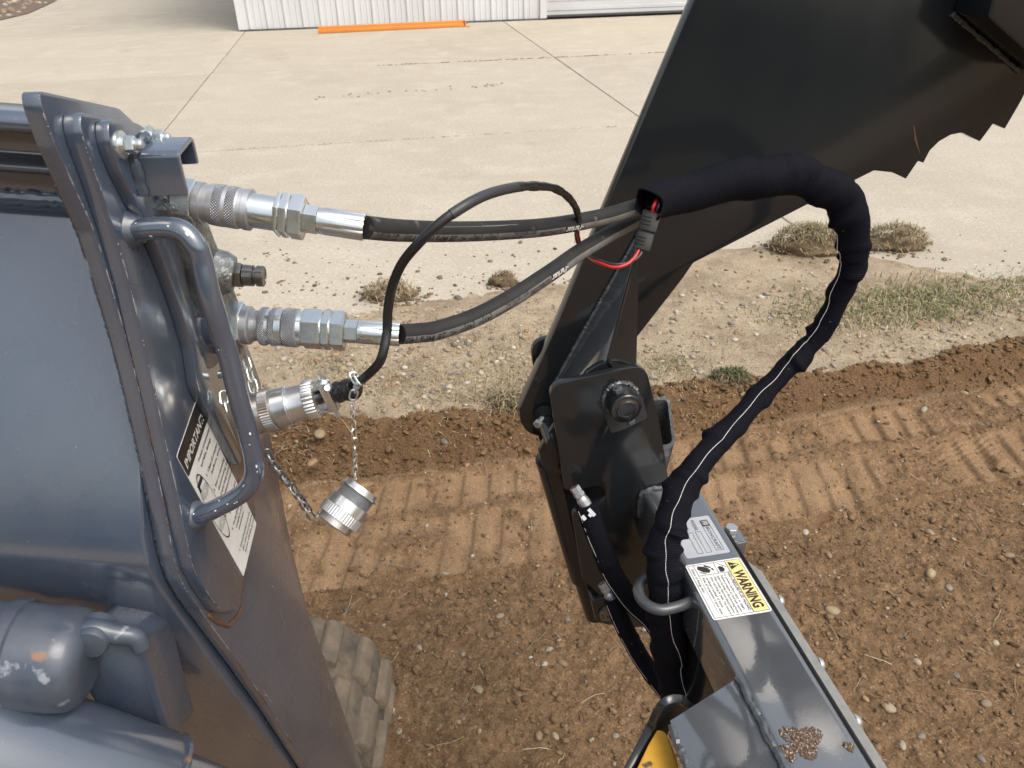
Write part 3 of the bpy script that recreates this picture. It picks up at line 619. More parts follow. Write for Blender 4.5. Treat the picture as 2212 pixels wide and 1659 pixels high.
for (u, v, ru, rv, n_, g_, h_) in ((2020, 655, 210, 40, 2300, 0.5, (0.03, 0.085)), (2190, 620, 70, 30, 450, 0.35, (0.02, 0.05)), (1850, 680, 150, 40, 1200, 0.35, (0.03, 0.075)), (1730, 690, 80, 25, 300, 0.5, (0.02, 0.05)),
                                  (1440, 800, 80, 30, 420, 0.6, (0.015, 0.05)), (1110, 800, 120, 60, 700, 0.10, (0.015, 0.05)), (1000, 850, 200, 45, 1100, 0.04, (0.015, 0.05)), (700, 790, 90, 30, 400, 0.35, (0.01, 0.04)),
                                  (800, 830, 120, 40, 500, 0.12, (0.01, 0.04)), (1120, 860, 60, 30, 350, 0.15, (0.02, 0.06)), (1180, 690, 120, 60, 350, 0.35, (0.01, 0.035)), (1640, 640, 300, 60, 500, 0.12, (0.008, 0.025)), (1000, 780, 330, 90, 1500, 0.06, (0.008, 0.03)), (1750, 730, 420, 90, 1600, 0.07, (0.008, 0.03)), (1500, 860, 60, 18, 250, 0.2, (0.015, 0.04)),
                                  (1700, 760, 220, 40, 420, 0.1, (0.01, 0.035)), (2050, 740, 160, 40, 320, 0.08, (0.01, 0.035)), (950, 720, 200, 50, 300, 0.15, (.01, .03)), (640, 960, 60, 50, 160, .05, (.02, .06)), (1030, 930, 200, 30, 150, 0.05, (0.02, 0.05))):
    patch(mb, rr, u, v, ru, rv, n_, g_, h_)
# dead roots and straws lying in the soil
for _ in range(170):
    x = rr.uniform(-0.9, 2.6); y = rr.uniform(1.0, 2.9); L_ = rr.uniform(0.02, 0.10); a = rr.uniform(0, 6.28); c_ = rr.choice(STRAW); pts = []
    for k in range(4): xx, yy = x + math.cos(a) * L_ * k / 3, y + math.sin(a) * L_ * k / 3 + rr.uniform(-.006, .006); pts.append(Vector((xx, yy, gz(xx, yy) + rr.uniform(0.002, 0.010))))
    s = Vector((-math.sin(a), math.cos(a), 0.3)) * rr.uniform(0.0006, 0.0013)
    mb.add([q - s for q in pts] + [q + s for q in pts], [(k, k + 1, k + 5, k + 4) for k in range(3)], col=tuple(q * 0.8 for q in c_))
link('verge_grass', mb.mesh('verge_grass', smooth=False), 'blade', kind='stuff', label='sparse green and straw coloured grass growing on the gravelly verge', cat='grass')

def sod(u, v, ru, hgt, label, green, n, dark=1.0):
    p = onz(u, v, 0.01); sc = (p - EYE).dot(FWD) / FOC; R_ = ru * sc; hgt = hgt * 1.2; ru = ru * 1.1; t = thing('sod_clump', label, 'sod clump', (p.x, p.y, 0), 'sods thrown up on the verge')
    vv = ICO3[0].copy(); k1 = rr.uniform(0, 9); 
    d = 1 + 0.45 * fbm(vv[:, 0] * 1.2 + k1 + 50, vv[:, 1] * 1.2 + vv[:, 2] + 50, 1.6, 4) + 0.22 * fbm(vv[:, 0] + 70 + k1, vv[:, 1] + vv[:, 2] * 2 + 70, 6, 3)
    vv = vv * d[:, None] * np.array([R_, R_ * 0.55, hgt]); vv[:, 2] *= 0.75 + 0.6 * fbm(vv[:, 0] * 9 + k1, vv[:, 1] * 9 + 40, 1.0, 3); m_ = MB()
    for q in vv: pass
    cols = []
    m_.add((vv + np.array([p.x, p.y, hgt * 0.25])).tolist(), ICO3[1]); m_.col = [tuple(c * kk for c in (0.19, 0.14, 0.09)) for kk in [dark * rr.uniform(0.7, 1.3) for _ in vv]]
    part('soil', m_, 'clod', t, sharp=80)
    m_ = MB()
    for _ in range(int(n * 3.2)):
        a = rr.uniform(0, 6.28); q = 1.08 * math.sqrt(rr.random()); x, y = math.cos(a) * q, math.sin(a) * q
        bz = hgt * 0.25 + hgt * 0.95 * math.sqrt(max(0, 1 - q * q)); g = rr.random() < green
        kk = dark * rr.uniform(0.6, 1.2); col = tuple(c * kk for c in rr.choice(GREEN if g else STRAW))
        blade(m_, rr, Vector((p.x + x * R_, p.y + y * R_ * 0.55, bz * 0.85)), rr.uniform(0.03, 0.085) * min(1.0, R_ / 0.13), rr.uniform(0.0014, 0.003), rr.uniform(0.5, 1.5), col)
    link('grass_blades', m_.mesh('grass_blades', smooth=False), 'blade', t, kind='stuff')
    m_ = MB()
    for _ in range(70):
        a = rr.uniform(0, 6.28); q = rr.uniform(0.7, 1.7); s_ = rr.uniform(0.004, 0.014); x, y = p.x + math.cos(a) * q * R_, p.y + math.sin(a) * q * R_ * 0.6; kk = rr.uniform(0.6, 1.3)
        m_.add((blob(rr, s_, 0, ICO1, 0.2) + np.array([x, y, gz(x, y) + s_ * 0.3])).tolist(), ICO1[1], col=(0.19 * kk, 0.14 * kk, 0.09 * kk))
    part('crumbs', m_, 'clod', t, sharp=80, kind='stuff')
sod(842, 638, 55, 0.055, 'low brown sod clump on the concrete edge behind the black cable', 0.02, 140)
sod(1088, 612, 28, 0.060, 'small dark sod clump on the dirt just above the lower hose', 0.02, 60, 0.8)
sod(1742, 540, 78, 0.120, 'big grassy sod clump on the drive left of the black sleeve', 0.22, 420)
sod(1930, 530, 68, 0.095, 'grassy sod clump on the drive right of the black sleeve', 0.2, 300)
sod(1578, 822, 38, 0.045, 'small dark green turf at the top of the soil bank', 0.6, 200, 0.6)
sod(1100, 868, 45, 0.03, 'straw covered turf lump on the bank beside the raised jaw pivot', 0.08, 200, 0.8)

# rock bed at the far left of the drive
mb = MB()
for _ in range(700):
    u, v = rr.uniform(-260, 118), rr.uniform(-60, 44)
    if v > 44 - 0.34 * max(0, u): continue
    p = onz(u, v, 0.0); s_ = rr.uniform(0.03, 0.09); vv = blob(rr, s_, 0, ICO1); mb.add((vv + np.array([p.x, p.y, 0.02])).tolist(), ICO1[1], col=(lambda kk: tuple(c * kk for c in rr.choice(PCOL)))(rr.uniform(0.6, 1.2)))
link('rock_bed', mb.mesh('rock_bed', sharp=80), 'pebble', kind='stuff', label='bed of tan and white landscape rock beside the far end of the drive', cat='rocks')
m_ = MB(); prism(m_, [onz(-260, 48, 0.02), onz(0, 42, 0.02), onz(60, 28, .02), onz(118, 2, 0.02), onz(140, -60, 0.02), onz(-260, -60, 0.02)], Vector((0, 0, -0.1))); link('bed_soil', m_.mesh('bed_soil', smooth=False), 'mud', kind='structure')

# unseen trees and grass added behind the camera to darken reflections in glossy steel
mb = MB(); ml = MB(); rr2 = random.Random(3)
for i in range(26):
    x = -52 + 4.1 * i + rr2.uniform(-1, 1); y = -42 + rr2.uniform(-3, 3); h = rr2.uniform(5.0, 7.5)
    tube(mb, [Vector((x, y, -0.3)), Vector((x + rr2.uniform(-.2, .2), y, h * 0.45)), Vector((x + rr2.uniform(-.5, .5), y, h * 0.9))], lambda t: 0.16 * (1 - 0.75 * t), 6)
    for _ in range(420):
        a, b, c_ = rr2.gauss(0, 0.5), rr2.gauss(0, 0.5), rr2.gauss(0, 0.5)
        q = Vector((x + a * 3.4, y + b * 2.4, h * 0.52 + c_ * h * 0.48)); q.z = max(0.05, q.z); n_ = Vector((rr2.uniform(-1, 1), rr2.uniform(-1, 1), rr2.uniform(-1, 1))).normalized(); t1 = n_.orthogonal().normalized() * rr2.uniform(.25, .6); t2 = n_.cross(t1).normalized() * rr2.uniform(.25, .6)
        ml.add([q + t1, q + t2, q - t1, q - t2], [(0, 1, 2, 3)])
m_ = MB(); m_.add([(-120, -120, -0.10), (120, -120, -0.10), (120, -8.5, -0.10), (-120, -7.5, -0.10)], [(0, 1, 2, 3)]); link('reflection_lawn', m_.mesh('reflection_lawn', smooth=False), 'reflection_lawn', kind='structure')  # unseen dark grass, added for the jaw plate to mirror
wood = thing('reflection_wood', 'unseen dark leafy wood added behind the camera for reflections in the steel', 'wood', (0, -42, 0)); wood['kind'] = 'stuff'
link('trunks', mb.mesh('trunks'), 'bark', wood, kind='stuff'); link('foliage', ml.mesh('foliage', smooth=False), 'leaf', wood, kind='stuff')


# ================================================================== LOADER (left)
XA = Vector((1, 0, 0)); YA = Vector((0, 1, 0)); ZA = Vector((0, 0, 1))
ldr = thing('skid_steer_loader', 'slate blue loader arm of a tracked skid steer filling the left side', 'loader', (-0.6, 0.9, -0.1))
def mx(uv, x): return onp(uv[0], uv[1], XA, x)
XS, XP, XK = -0.330, -0.316, -0.305                 # faces of side plate, pad and coupler plate
# big side plate
near = [Z1(235, 110), Z1(245, 200), Z1(330, 440), Z1(440, 680), Z1(560, 950), Z1(640, 1200), Z1(745, 1568), Z2(940, 330), Z2(1010, 640), Z2(1090, 1000), Z2(1160, 1350), Z3(960, 150), Z3(1000, 280), Z3(1060, 390), Z3(1300, 720), Z3(1500, 1010), Z3(1700, 1327), (760, 1812)]
far = [(862, 1812), Z3(2010, 1327), Z3(1700, 450), Z5(555, 1659), Z5(480, 1250), Z5(400, 850), Z5(300, 300), Z5(215, 60), (470, 560), (400, 400), (345, 310), Z1(790, 290), Z1(710, 215)]
poly = [mx(q, XS) for q in near] + [mx(q, XS) for q in far]
poly = fillet(poly, [0.012] + [0.03] * (len(near) - 1) + [0.03] * (len(far) - 2) + [0.01, 0.02], 4)
mb = MB(); prism(mb, poly, XA * -0.014); part('side_plate', mb, 'slate', ldr, 0.0015, 2, label='thick side plate with scratched brown reflecting lower face')
# thin weld line just inside the plate rim
mb = MB(); weldbead(mb, [mx(q, XS) + Vector((-0.016, 0.006, 0)) for q in near[3:]], 0.0025, 0.3, 4); part('weld_bead', mb, 'slate_worn', ldr)
rr = random.Random(31); edge_ = catmull([mx(q, XS) for q in near], 10)
def wearline(pts_, keep, r, seed, off, m_, pr_):
    rr = random.Random(seed); mb = MB(); n = len(pts_)
    for _ in range(int(n * keep)):
        a = rr.uniform(0, n - 3); L_ = rr.choice((0.15, 0.3, 0.5, 0.8, 2.0, 4.0)) * rr.uniform(0.6, 1.3); seg = []
        for k in range(6):
            t = min(n - 2.001, a + L_ * k / 5); i_ = int(t); seg.append(pts_[i_].lerp(pts_[i_ + 1], t - i_) + off)
        if (seg[-1] - seg[0]).length < 0.0004: continue
        w_ = r * rr.uniform(0.3, 1.0); tube(mb, seg, lambda t: w_ * (0.2 + 0.8 * math.sin(math.pi * min(1, max(0, t)))), 5)
    part('worn_edge', mb, m_, pr_, sharp=90, kind='stuff')
wearline(edge_, 0.55, 0.0008, 1, Vector((-0.0005, 0.0005, 0)), 'bare', ldr.children[0]); wearline(edge_[60:], 0.3, 0.0010, 2, Vector((-0.0004, 0.0004, 0)), 'rust', ldr.children[0])
mb = MB(); rr = random.Random(44)
for (a, b, n_) in ((Z5(420, 1060), Z5(455, 1480), 5), (Z3(1490, 60), Z3(1600, 640), 3), (Z3(1750, 640), Z3(1890, 1090), 8), (Z3(1440, 880), Z3(1540, 1010), 5), (Z3(1580, 260), Z3(1590, 350), 3), (Z3(1500, 310), Z3(1550, 350), 2)):
    for k in range(n_):
        f0 = rr.uniform(0, 0.8); f1 = f0 + rr.uniform(0.05, 0.3); o = (rr.uniform(-4, 4), rr.uniform(-2, 2)); p0 = mx((a[0] + (b[0] - a[0]) * f0 + o[0], a[1] + (b[1] - a[1]) * f0 + o[1]), XS + 0.0003); p1 = mx((a[0] + (b[0] - a[0]) * min(1, f1) + o[0], a[1] + (b[1] - a[1]) * min(1, f1) + o[1]), XS + 0.0003)
        d_ = (p1 - p0).normalized().cross(XA) * rr.uniform(0.0003, 0.0009); mid = p0.lerp(p1, 0.4) + d_ * 2
        mb.add([p0, mid + d_, p1, mid - d_], [(0, 1, 2, 3)])
part('scratches', mb, 'bare', ldr.children[0], kind='stuff')
# raised pad
pn = [Z1(480, 238), Z1(478, 330), Z1(505, 430), Z1(600, 700), Z1(690, 980), Z1(780, 1300), Z1(860, 1640), Z2(1060, 380), Z2(1150, 800), Z2(1240, 1200), Z3(1020, 0), Z3(1072, 220), Z3(1130, 330), Z3(1225, 470), Z3(1320, 450), Z3(1345, 380), Z3(1372, 180), Z3(1403, 0), (556, 1040), (552, 930), (535, 770), (480, 560), (400, 400), (330, 290), Z1(740, 280)]
pp_ = [mx(q, XP) for q in pn]; pp_ = fillet(pp_, [0.014] + [0.03] * (len(pn) - 2) + [0.012], 4)
mb = MB(); prism(mb, pp_, XA * -0.0138); pad = part('mounting_pad', mb, 'slate', ldr, 0.0018, 2)
pe_ = catmull([mx(q, XP) for q in pn[1:14]], 10); wearline(pe_, 0.5, 0.0007, 5, Vector((-0.0004, 0.0003, 0)), 'bare', pad)
mb = MB(); weldbead(mb, [mx(q, XS + 0.001) for q in (Z3(1150, 480), Z3(1210, 525), Z3(1265, 540), Z3(1315, 490), Z3(1340, 440))], 0.0024, 0.3, 8); part('rust_streak', mb, 'rust', pad)
# coupler plate: upper plate with a long tail
kn = [Z1(640, 280), Z1(650, 420), Z1(720, 600), Z1(850, 850), Z1(940, 1050), Z1(1000, 1200), Z1(1070, 1400), Z1(1140, 1640), Z2(1370, 420), Z2(1500, 650), Z2(1655, 960), (526, 985), (487, 890), (462, 840), (440, 770), (424, 690), (402, 600), (395, 520), (385, 430), (345, 330), Z1(860, 320), Z1(780, 290)]
kp = [mx(q, XK) for q in kn]; kp = fillet(kp, [0.012] + [0.03] * (len(kn) - 1), 4)
mb = MB(); prism(mb, kp, XA * -0.0108); cpl = part('coupler_plate', mb, 'slate', ldr, 0.0015, 2)
for (c, k) in ((Z1(712, 432), 1.0), (Z1(885, 392), 0.95)):
    o = mx(c, XK); 
    mb = MB(); lathe(mb, [(0, 0.0108 * k), (0.0022, 0.0108 * k), (0.0024, 0.0102 * k)], o, XA, 32); bw = part('bolt', mb, 'zinc', cpl, sharp=35)
    mb = MB(); lathe(mb, [(0.0025, 0.0075), (0.0055, 0.0072)], o, XA, 24); hexa(mb, 0.0056, 0.0125, 0.0070, o, XA, twist=0.3); lathe(mb, [(0.0126, 0.0045), (0.0165, 0.0045), (0.018, 0.003)], o, XA, 16); part('bolt_head', mb, 'zinc', bw, sharp=30)
# channel-shaped guard bracket
c0 = P(*Z1(888, 738), 0.640); x0, x1 = XK, XK + 0.038; y0, z0 = c0.y, c0.z; hh, dp, th = 0.036, 0.040, 0.0045
def chan(x):
    out = fillet([Vector((x, y0, z0)), Vector((x, y0, z0 + hh)), Vector((x, y0 + dp, z0 + hh + 0.004)), Vector((x, y0 + dp, z0 + 0.016))], [0, 0.006, 0.006, 0], 4)
    inn = fillet([Vector((x, y0 + dp - th, z0 + 0.016)), Vector((x, y0 + dp - th, z0 + hh - th + .004)), Vector((x, y0 + th, z0 + hh - th)), Vector((x, y0 + th, z0))], [0, 0.002, 0.002, 0], 4)
    return out + inn
mb = MB(); prism(mb, chan(x1), XA * (x0 - x1)); br = part('guard_bracket', mb, 'slate', ldr, 0.001, 1, sharp=35)
mb = MB(); weldbead(mb, [Vector((XK + .002, y0 - 0.002, z0 + 0.002)), Vector((XK + .002, y0 - .002, z0 + hh)), Vector((XK + .002, y0 + dp * 0.8, z0 + hh + 0.006))], 0.0045, 0.4, 3); part('weld_bead', mb, 'slate_worn', br)

# grab bar bent from round rod
hp = [P(*Z1(730, 935), 0.640), P(*Z1(800, 940), 0.640), P(*Z1(880, 930), 0.637), P(*Z1(1000, 925), 0.634), P(*Z1(1090, 950), 0.633), P(*Z1(1160, 1030), 0.636), P(*Z1(1195, 1120), 0.642), P(*Z1(1250, 1350), 0.654),
      P(*Z2(1560, 120), 0.678), P(*Z2(1650, 480), 0.700), P(*Z2(1720, 740), 0.718), P(*Z2(1755, 900), 0.729), P(*Z2(1758, 1010), 0.737), P(*Z2(1710, 1110), 0.743), P(*Z2(1620, 1180), 0.748), P(*Z2(1500, 1245), 0.752), P(*Z2(1400, 1290), 0.757), P(*Z2(1350, 1305), 0.760)]
mb = MB(); pth = catmull(hp, 6); tube(mb, pth, 0.0093, 24); bar = part('grab_bar', mb, 'slate', ldr, label='bent round grab bar with chipped paint')
for c in (P(*Z1(735, 936), 0.643), P(*Z2(1365, 1300), 0.764)):
    mb = MB(); lathe(mb, [(0, 0.0165), (0.005, 0.0135), (0.011, 0.0102)], Vector((XP - 0.001, c.y, c.z)), XA, 20, rmod=lambda a, t: 1 + 0.06 * math.sin(5 * a + 9 * t * 100)); part('weld_collar', mb, 'slate_worn', bar)
mb = MB(); rr = random.Random(9)
for k in range(16):                                  # paint chips on the bar
    i = rr.randrange(10, len(pth) - 4); t = (pth[i + 1] - pth[i - 1]).normalized(); s = (EYE - pth[i]); s = (s - t * s.dot(t)).normalized(); u_ = s.cross(t)
    a = rr.uniform(-0.9, 0.9); n_ = (s * math.cos(a) + u_ * math.sin(a)); c = pth[i] + n_ * 0.00935; w_ = rr.uniform(0.0006, 0.0022); h_ = rr.uniform(0.0005, 0.0012); e = n_.cross(t)
    mb.add([c + t * (math.cos(q) * w_ * rr.uniform(.6, 1.2)) + e * (math.sin(q) * h_ * rr.uniform(.6, 1.2)) for q in np.linspace(0, 5.5, 7)], [tuple(range(7))])
part('paint_chip', mb, 'decal', bar)

# coupler manifold: rough cast block behind the bar
mb = MB(); cA = P(375, 448, 0.70); cB = P(505, 700, 0.815); cM = P(470, 590, 0.765)
ax = (cB - cA).normalized()
def blk(a, b, wy, xw):
    d = (b - a); n_ = XA.cross(d).normalized() * wy
    poly = fillet([Vector((0, a.y, a.z)) - n_, Vector((0, b.y, b.z)) - n_, Vector((0, b.y, b.z)) + n_, Vector((0, a.y, a.z)) + n_], 0.012, 4)
    return [p + XA * (XK + xw) for p in poly]
prism(mb, blk(cA - ax * 0.02, cB + ax * 0.03, 0.022, 0.016), XA * -0.028); man = part('coupler_manifold', mb, 'cast', ldr, 0.003, 2)
mb = MB(); lathe(mb, [(0, 0.021), (0.014, 0.020), (0.026, 0.0175)], P(352, 437, 0.695), (P(400, 443, 0.70) - P(352, 437, 0.695)), 28); part('boss', mb, 'cast', man, sharp=50); mb = MB(); lathe(mb, [(0, 0.024), (0.016, 0.022), (0.024, 0.018)], P(452, 585, 0.77), (P(500, 592, .775) - P(452, 585, .77)), 28); part('boss', mb, 'cast', man, sharp=50)
# round flange disc round the lower coupler
mb = MB(); lathe(mb, [(0, 0.046), (0.004, 0.0465), (0.005, 0.045), (0.0051, 0.024), (0.012, 0.023)], P(438, 700, 0.80) + XA * 0.002, XA, 48); part('flange_disc', mb, 'slate', man, sharp=50)
mb = MB(); lathe(mb, [(0, 0.0045), (0.012, 0.0045), (0.013, 0.003)], P(*Z2(1515, 322), 0.80), XA, 10); part('stud', mb, 'zinc', man)

# quick couplers on the machine and the hose ends plugged into them
def px_axis(a, b): return (b - a).normalized(), (b - a).length
AX0 = P(*Z4(10, 268), 0.690); AX1 = P(*Z4(1572, 505), 0.700); aU, LU = px_axis(AX0, AX1); kU = LU / (1572 - 10)   # upper axis, metres per zoom px
def tU(x): return (x - 10) * kU
LX0 = P(*Z4(455, 1330), 0.815); LX1 = P(*Z4(1872, 1415), 0.818); aL, LL = px_axis(LX0, LX1); kL = LL / (1872 - 455)
def tL(x): return (x - 455) * kL
mb = MB(); hexa(mb, tU(-30), tU(135), 0.0195, AX0, aU, 0.001, 0.35); qc = part('quick_coupler', mb, 'zinc', ldr, sharp=25, label='upper female quick coupler with two knurled bands')
mb = MB(); lathe(mb, [(tU(135), .0162), (tU(150), 0.0182), (tU(200), 0.0182), (tU(205), 0.0168), (tU(262), 0.0168), (tU(268), 0.0183), (tU(315), 0.0186)], AX0, aU, 48); lathe(mb, [(tU(392), 0.0186), (tU(425), 0.0186)], AX0, aU, 48, cap=False); lathe(mb, [(tU(502), 0.0186), (tU(515), 0.0178), (tU(548), 0.0178), (tU(553), 0.0186), (tU(603), 0.0186), (tU(608), 0.0165)], AX0, aU, 48); part('locking_sleeve', mb, 'zincdull', qc, sharp=30)
for a, b in ((315, 392), (425, 502)):
    mb = MB(); lathe(mb, [(tU(a), 0.0183), (tU(a) + .0006, 0.0188), (tU(b) - .0006, 0.0188), (tU(b), 0.0183)], AX0, aU, 48, cap=False); part('knurled_band', mb, 'knurl', qc, sharp=60)
mb = MB(); hexa(mb, tL(440), tL(545), 0.0245, LX0, aL, 0.001, 0.2); ql = part('quick_coupler', mb, 'zinc', ldr, sharp=25, label='lower quick coupler nut stained with black marks')
mb = MB(); lathe(mb, [(tL(540), 0.018), (tL(545), 0.0205), (tL(600), 0.0205), (tL(612), 0.0190), (tL(622), 0.0165), (tL(660), 0.0162), (tL(662), 0.0155), (tL(692), 0.0155)], LX0, aL, 40); part('coupler_body', mb, 'zincdull', ql, sharp=30)
# spare male fitting between them
mb = MB(); f0 = P(*Z4(400, 905), 0.775); f1 = P(*Z4(718, 922), 0.778); aF, LF = px_axis(f0, f1); hexa(mb, 0, LF * 0.42, 0.0132, f0, aF, 0.001, 0.5); sp_ = part('spare_fitting', mb, 'dsteel', ldr, sharp=25, label='dark male flat face fitting left unplugged')
mb = MB(); lathe(mb, [(LF * .42, 0.0085), (LF * .45, 0.0108), (LF * .72, 0.0106), (LF * .735, 0.0086), (LF * .79, 0.0086), (LF * .81, 0.0106), (LF * .975, 0.0106), (LF, 0.0098), (LF, 0.008), (LF * 0.985, 0.0078), (LF * .985, 0)], f0, aF, 36, cap=False); part('nose', mb, 'dsteel', sp_, sharp=30)

# instruction decal on the pad
dO = mx((381.8, 986.6), XP + 0.0006); eX = Vector((0, 0.961, 0.277)).normalized(); eY = Vector((0, -0.277, 0.961)).normalized(); DW, DH = 0.0715, 0.232
def dq(mb, x0, y0, x1, y1, lift=0.0, r=0.0):
    q = [dO + eX * a + eY * b + XA * lift for a, b in ((x0, y0), (x1, y0), (x1, y1), (x0, y1))]; q = fillet(q, r, 4) if r else q; prism(mb, q, XA * -0.0004); return mb
mb = MB(); dq(mb, 0, -DH, DW, 0, 0, 0.003); dec = part('instruction_decal', mb, 'decal', ldr, label='white instruction decal headed IMPORTANT in white on black')
mb = MB(); dq(mb, 0.0003, -0.034, DW - .0003, -0.0003, 0.0002, 0.003); part('header_band', mb, 'decalb', dec)
mb = MB(); put_text(mb, 'IMPORTANT:', dO + XA * 0.0005, eX, eY, 0.004, -0.026, 0.015, bold=0.0004, shear=0.2, width=DW - 0.009); part('lettering', mb, 'inkw', dec, sharp=180)
mb = MB(); o_ = dO + XA * 0.0005
for k, (x, ln) in enumerate(((0.026, 'Prevent contamination'), (0.026, 'and leaks, damage'), (0.026, ''), (0.026, '1.  Clean all couplers'), (0.026, '     before use.'), (0.026, ''), (0.026, '2.  Prior to connecting'), (0.026, '     disconnecting, push'), (0.026, '     coupler body and hold'), (0.026, '     to release pressure'), (.026, ''), (0.022, '3.  Support lengths and'), (0.022, '     verify coupler fit'), (0.022, ''), (0.022, '4.  Verify all hoses and'), (0.022, '     couplers are free in'), (0.022, '     motion.'), (.022, ''), (0.016, '5.  Connect/disconnect hoses only'), (0.016, '     other when not in use and keep'), (0.016, '     hoses off the ground.'))):
    if ln: put_text(mb, ln, o_, eX, eY, x, -0.044 - k * 0.0088, 0.0062, bold=0.00008, width=min(DW - x - 0.003, len(ln) * 0.0021))
part('lettering', mb, 'ink', dec, sharp=180)
mb = MB(); rr = random.Random(2)
def ring(mb, c, rx, ry, wd):
    n = 24; vs = []
    for k in range(n):
        a = 2 * math.pi * k / n
        for q in (1, 1 - wd / rx): vs.append(o_ + eX * (c[0] + math.cos(a) * rx * q) + eY * (c[1] + math.sin(a) * ry * q))
    mb.add(vs, [(2 * k, 2 * k + 1, (2 * k + 3) % (2 * n), (2 * k + 2) % (2 * n)) for k in range(n)])
for cy in (-0.075, -0.105, -0.135):
    for q in (0.009, 0.0065, 0.004): ring(mb, (0.0125, cy), q, q * 0.8, 0.0005)
ring(mb, (0.0125, -0.105), 0.0115, 0.058, 0.0005)
dq(mb, 0.005, -0.062, 0.019, -0.056, 0.0005); dq(mb, 0.005, -0.068, 0.008, -0.0621, 0.0005)
part('coupler_pictogram', mb, 'ink', dec, sharp=180)

# loader cross beam: a folded box that runs off to the left
EXT = Vector((-1.0, 0.05, 0.075))
prof = [(0.695, 1.606), (0.632, 1.616), (0.624, 1.611), (0.624, 1.601), (0.672, 1.592), (0.690, 1.583), (0.694, 1.562), (0.684, 1.556), (0.682, 1.549), (0.708, 1.541), (0.712, 1.519), (0.704, 1.511), (0.692, 1.508), (0.684, 1.496), (0.541, 1.250), (0.534, 1.222), (0.538, 1.190), (0.600, 0.95), (0.68, 0.68), (0.75, 0.45), (0.83, 0.45), (0.82, 0.9), (0.80, 1.3), (0.735, 1.54)]
mb = MB(); prism(mb, [Vector((-0.349, a, b)) for a, b in prof], EXT * 0.9); part('cross_beam', mb, 'slate', ldr, 0.006, 3, sharp=35, bang=20, label='blue folded cross beam reflecting the sky')
mb = MB(); e_ = EXT.normalized()
weldbead(mb, [Vector((-0.35, 0.708, 1.516)) + e_ * (0.02 * k) for k in range(32)], 0.005, 0.25, 12); part('weld_bead', mb, 'slate', ldr)
# pivot boss, lift cylinder tube and its lug, low on the left
b0 = P(-160, 1440, 0.70); b1 = P(165, 1455, 0.72); mb = MB(); av = b1 - b0
lathe(mb, [(0, 0.051), (av.length * 0.40, 0.051), (av.length * 0.41, 0.0535), (av.length * 0.50, 0.0535), (av.length * 0.515, 0.0505), (av.length * 0.80, 0.0500), (av.length * 0.90, 0.0480), (av.length * 0.96, 0.043), (av.length * 0.995, 0.034), (av.length, 0.030)], b0 + Vector((0, 0.025, -0.012)), av, 48); part('pivot_boss', mb, 'slate_worn', ldr, sharp=40)
t0 = P(-220, 1560, 0.70); t1 = P(330, 1738, 0.80); t2 = P(600, 1836, 0.87); mb = MB(); av = t1 - t0
lathe(mb, [(0, 0.070), (av.length - 0.010, 0.070), (av.length - 0.003, 0.0665), (av.length, 0.059)], t0, av, 56); lt = part('cylinder_tube', mb, 'slate', ldr, sharp=40)
mb = MB(); lathe(mb, [(0, 0.056), ((t2 - t1).length - .004, 0.056), ((t2 - t1).length, 0.05)], t1, t2 - t1, 48); part('cylinder_gland', mb, 'slate', lt)
mb = MB(); weldbead(mb, [t1 + (frame(av)[1] * math.cos(a) + frame(av)[2] * math.sin(a)) * 0.066 for a in np.linspace(0, 6.28, 40)], 0.005, 0.3, 6); part('weld_bead', mb, 'slate_worn', lt)
lg = [P(*Z3(430, 560), 0.735), P(*Z3(500, 535), 0.738), P(*Z3(740, 570), 0.748), P(*Z3(790, 640), 0.752), P(*Z3(860, 900), 0.80), P(*Z3(950, 1180), 0.86), P(*Z3(700, 1250), 0.86), P(*Z3(470, 900), 0.78)]
mb = MB(); prism(mb, fillet(lg, 0.008, 4), Vector((0.0, 0.06, -0.03))); lug = part('cylinder_lug', mb, 'slate', ldr, 0.011, 4)
mb = MB(); c_ = P(*Z3(490, 660), 0.725); tube(mb, catmull([P(*Z3(455, 588), 0.735), P(*Z3(520, 562), 0.736), P(*Z3(640, 585), 0.742), P(*Z3(745, 600), 0.748), P(*Z3(785, 660), .754)], 6), lambda t: 0.0120 * (1 - 0.3 * t), 16); part('welded_strap', mb, 'slate_worn', lug)
mb = MB(); lathe(mb, [(-0.03, 0.0165), (-0.006, 0.0165), (-0.002, 0.0145), (-0.0005, 0.009)], c_, Vector((0.1, -1, 0.12)), 28); part('pin_head', mb, 'slate_worn', lug)

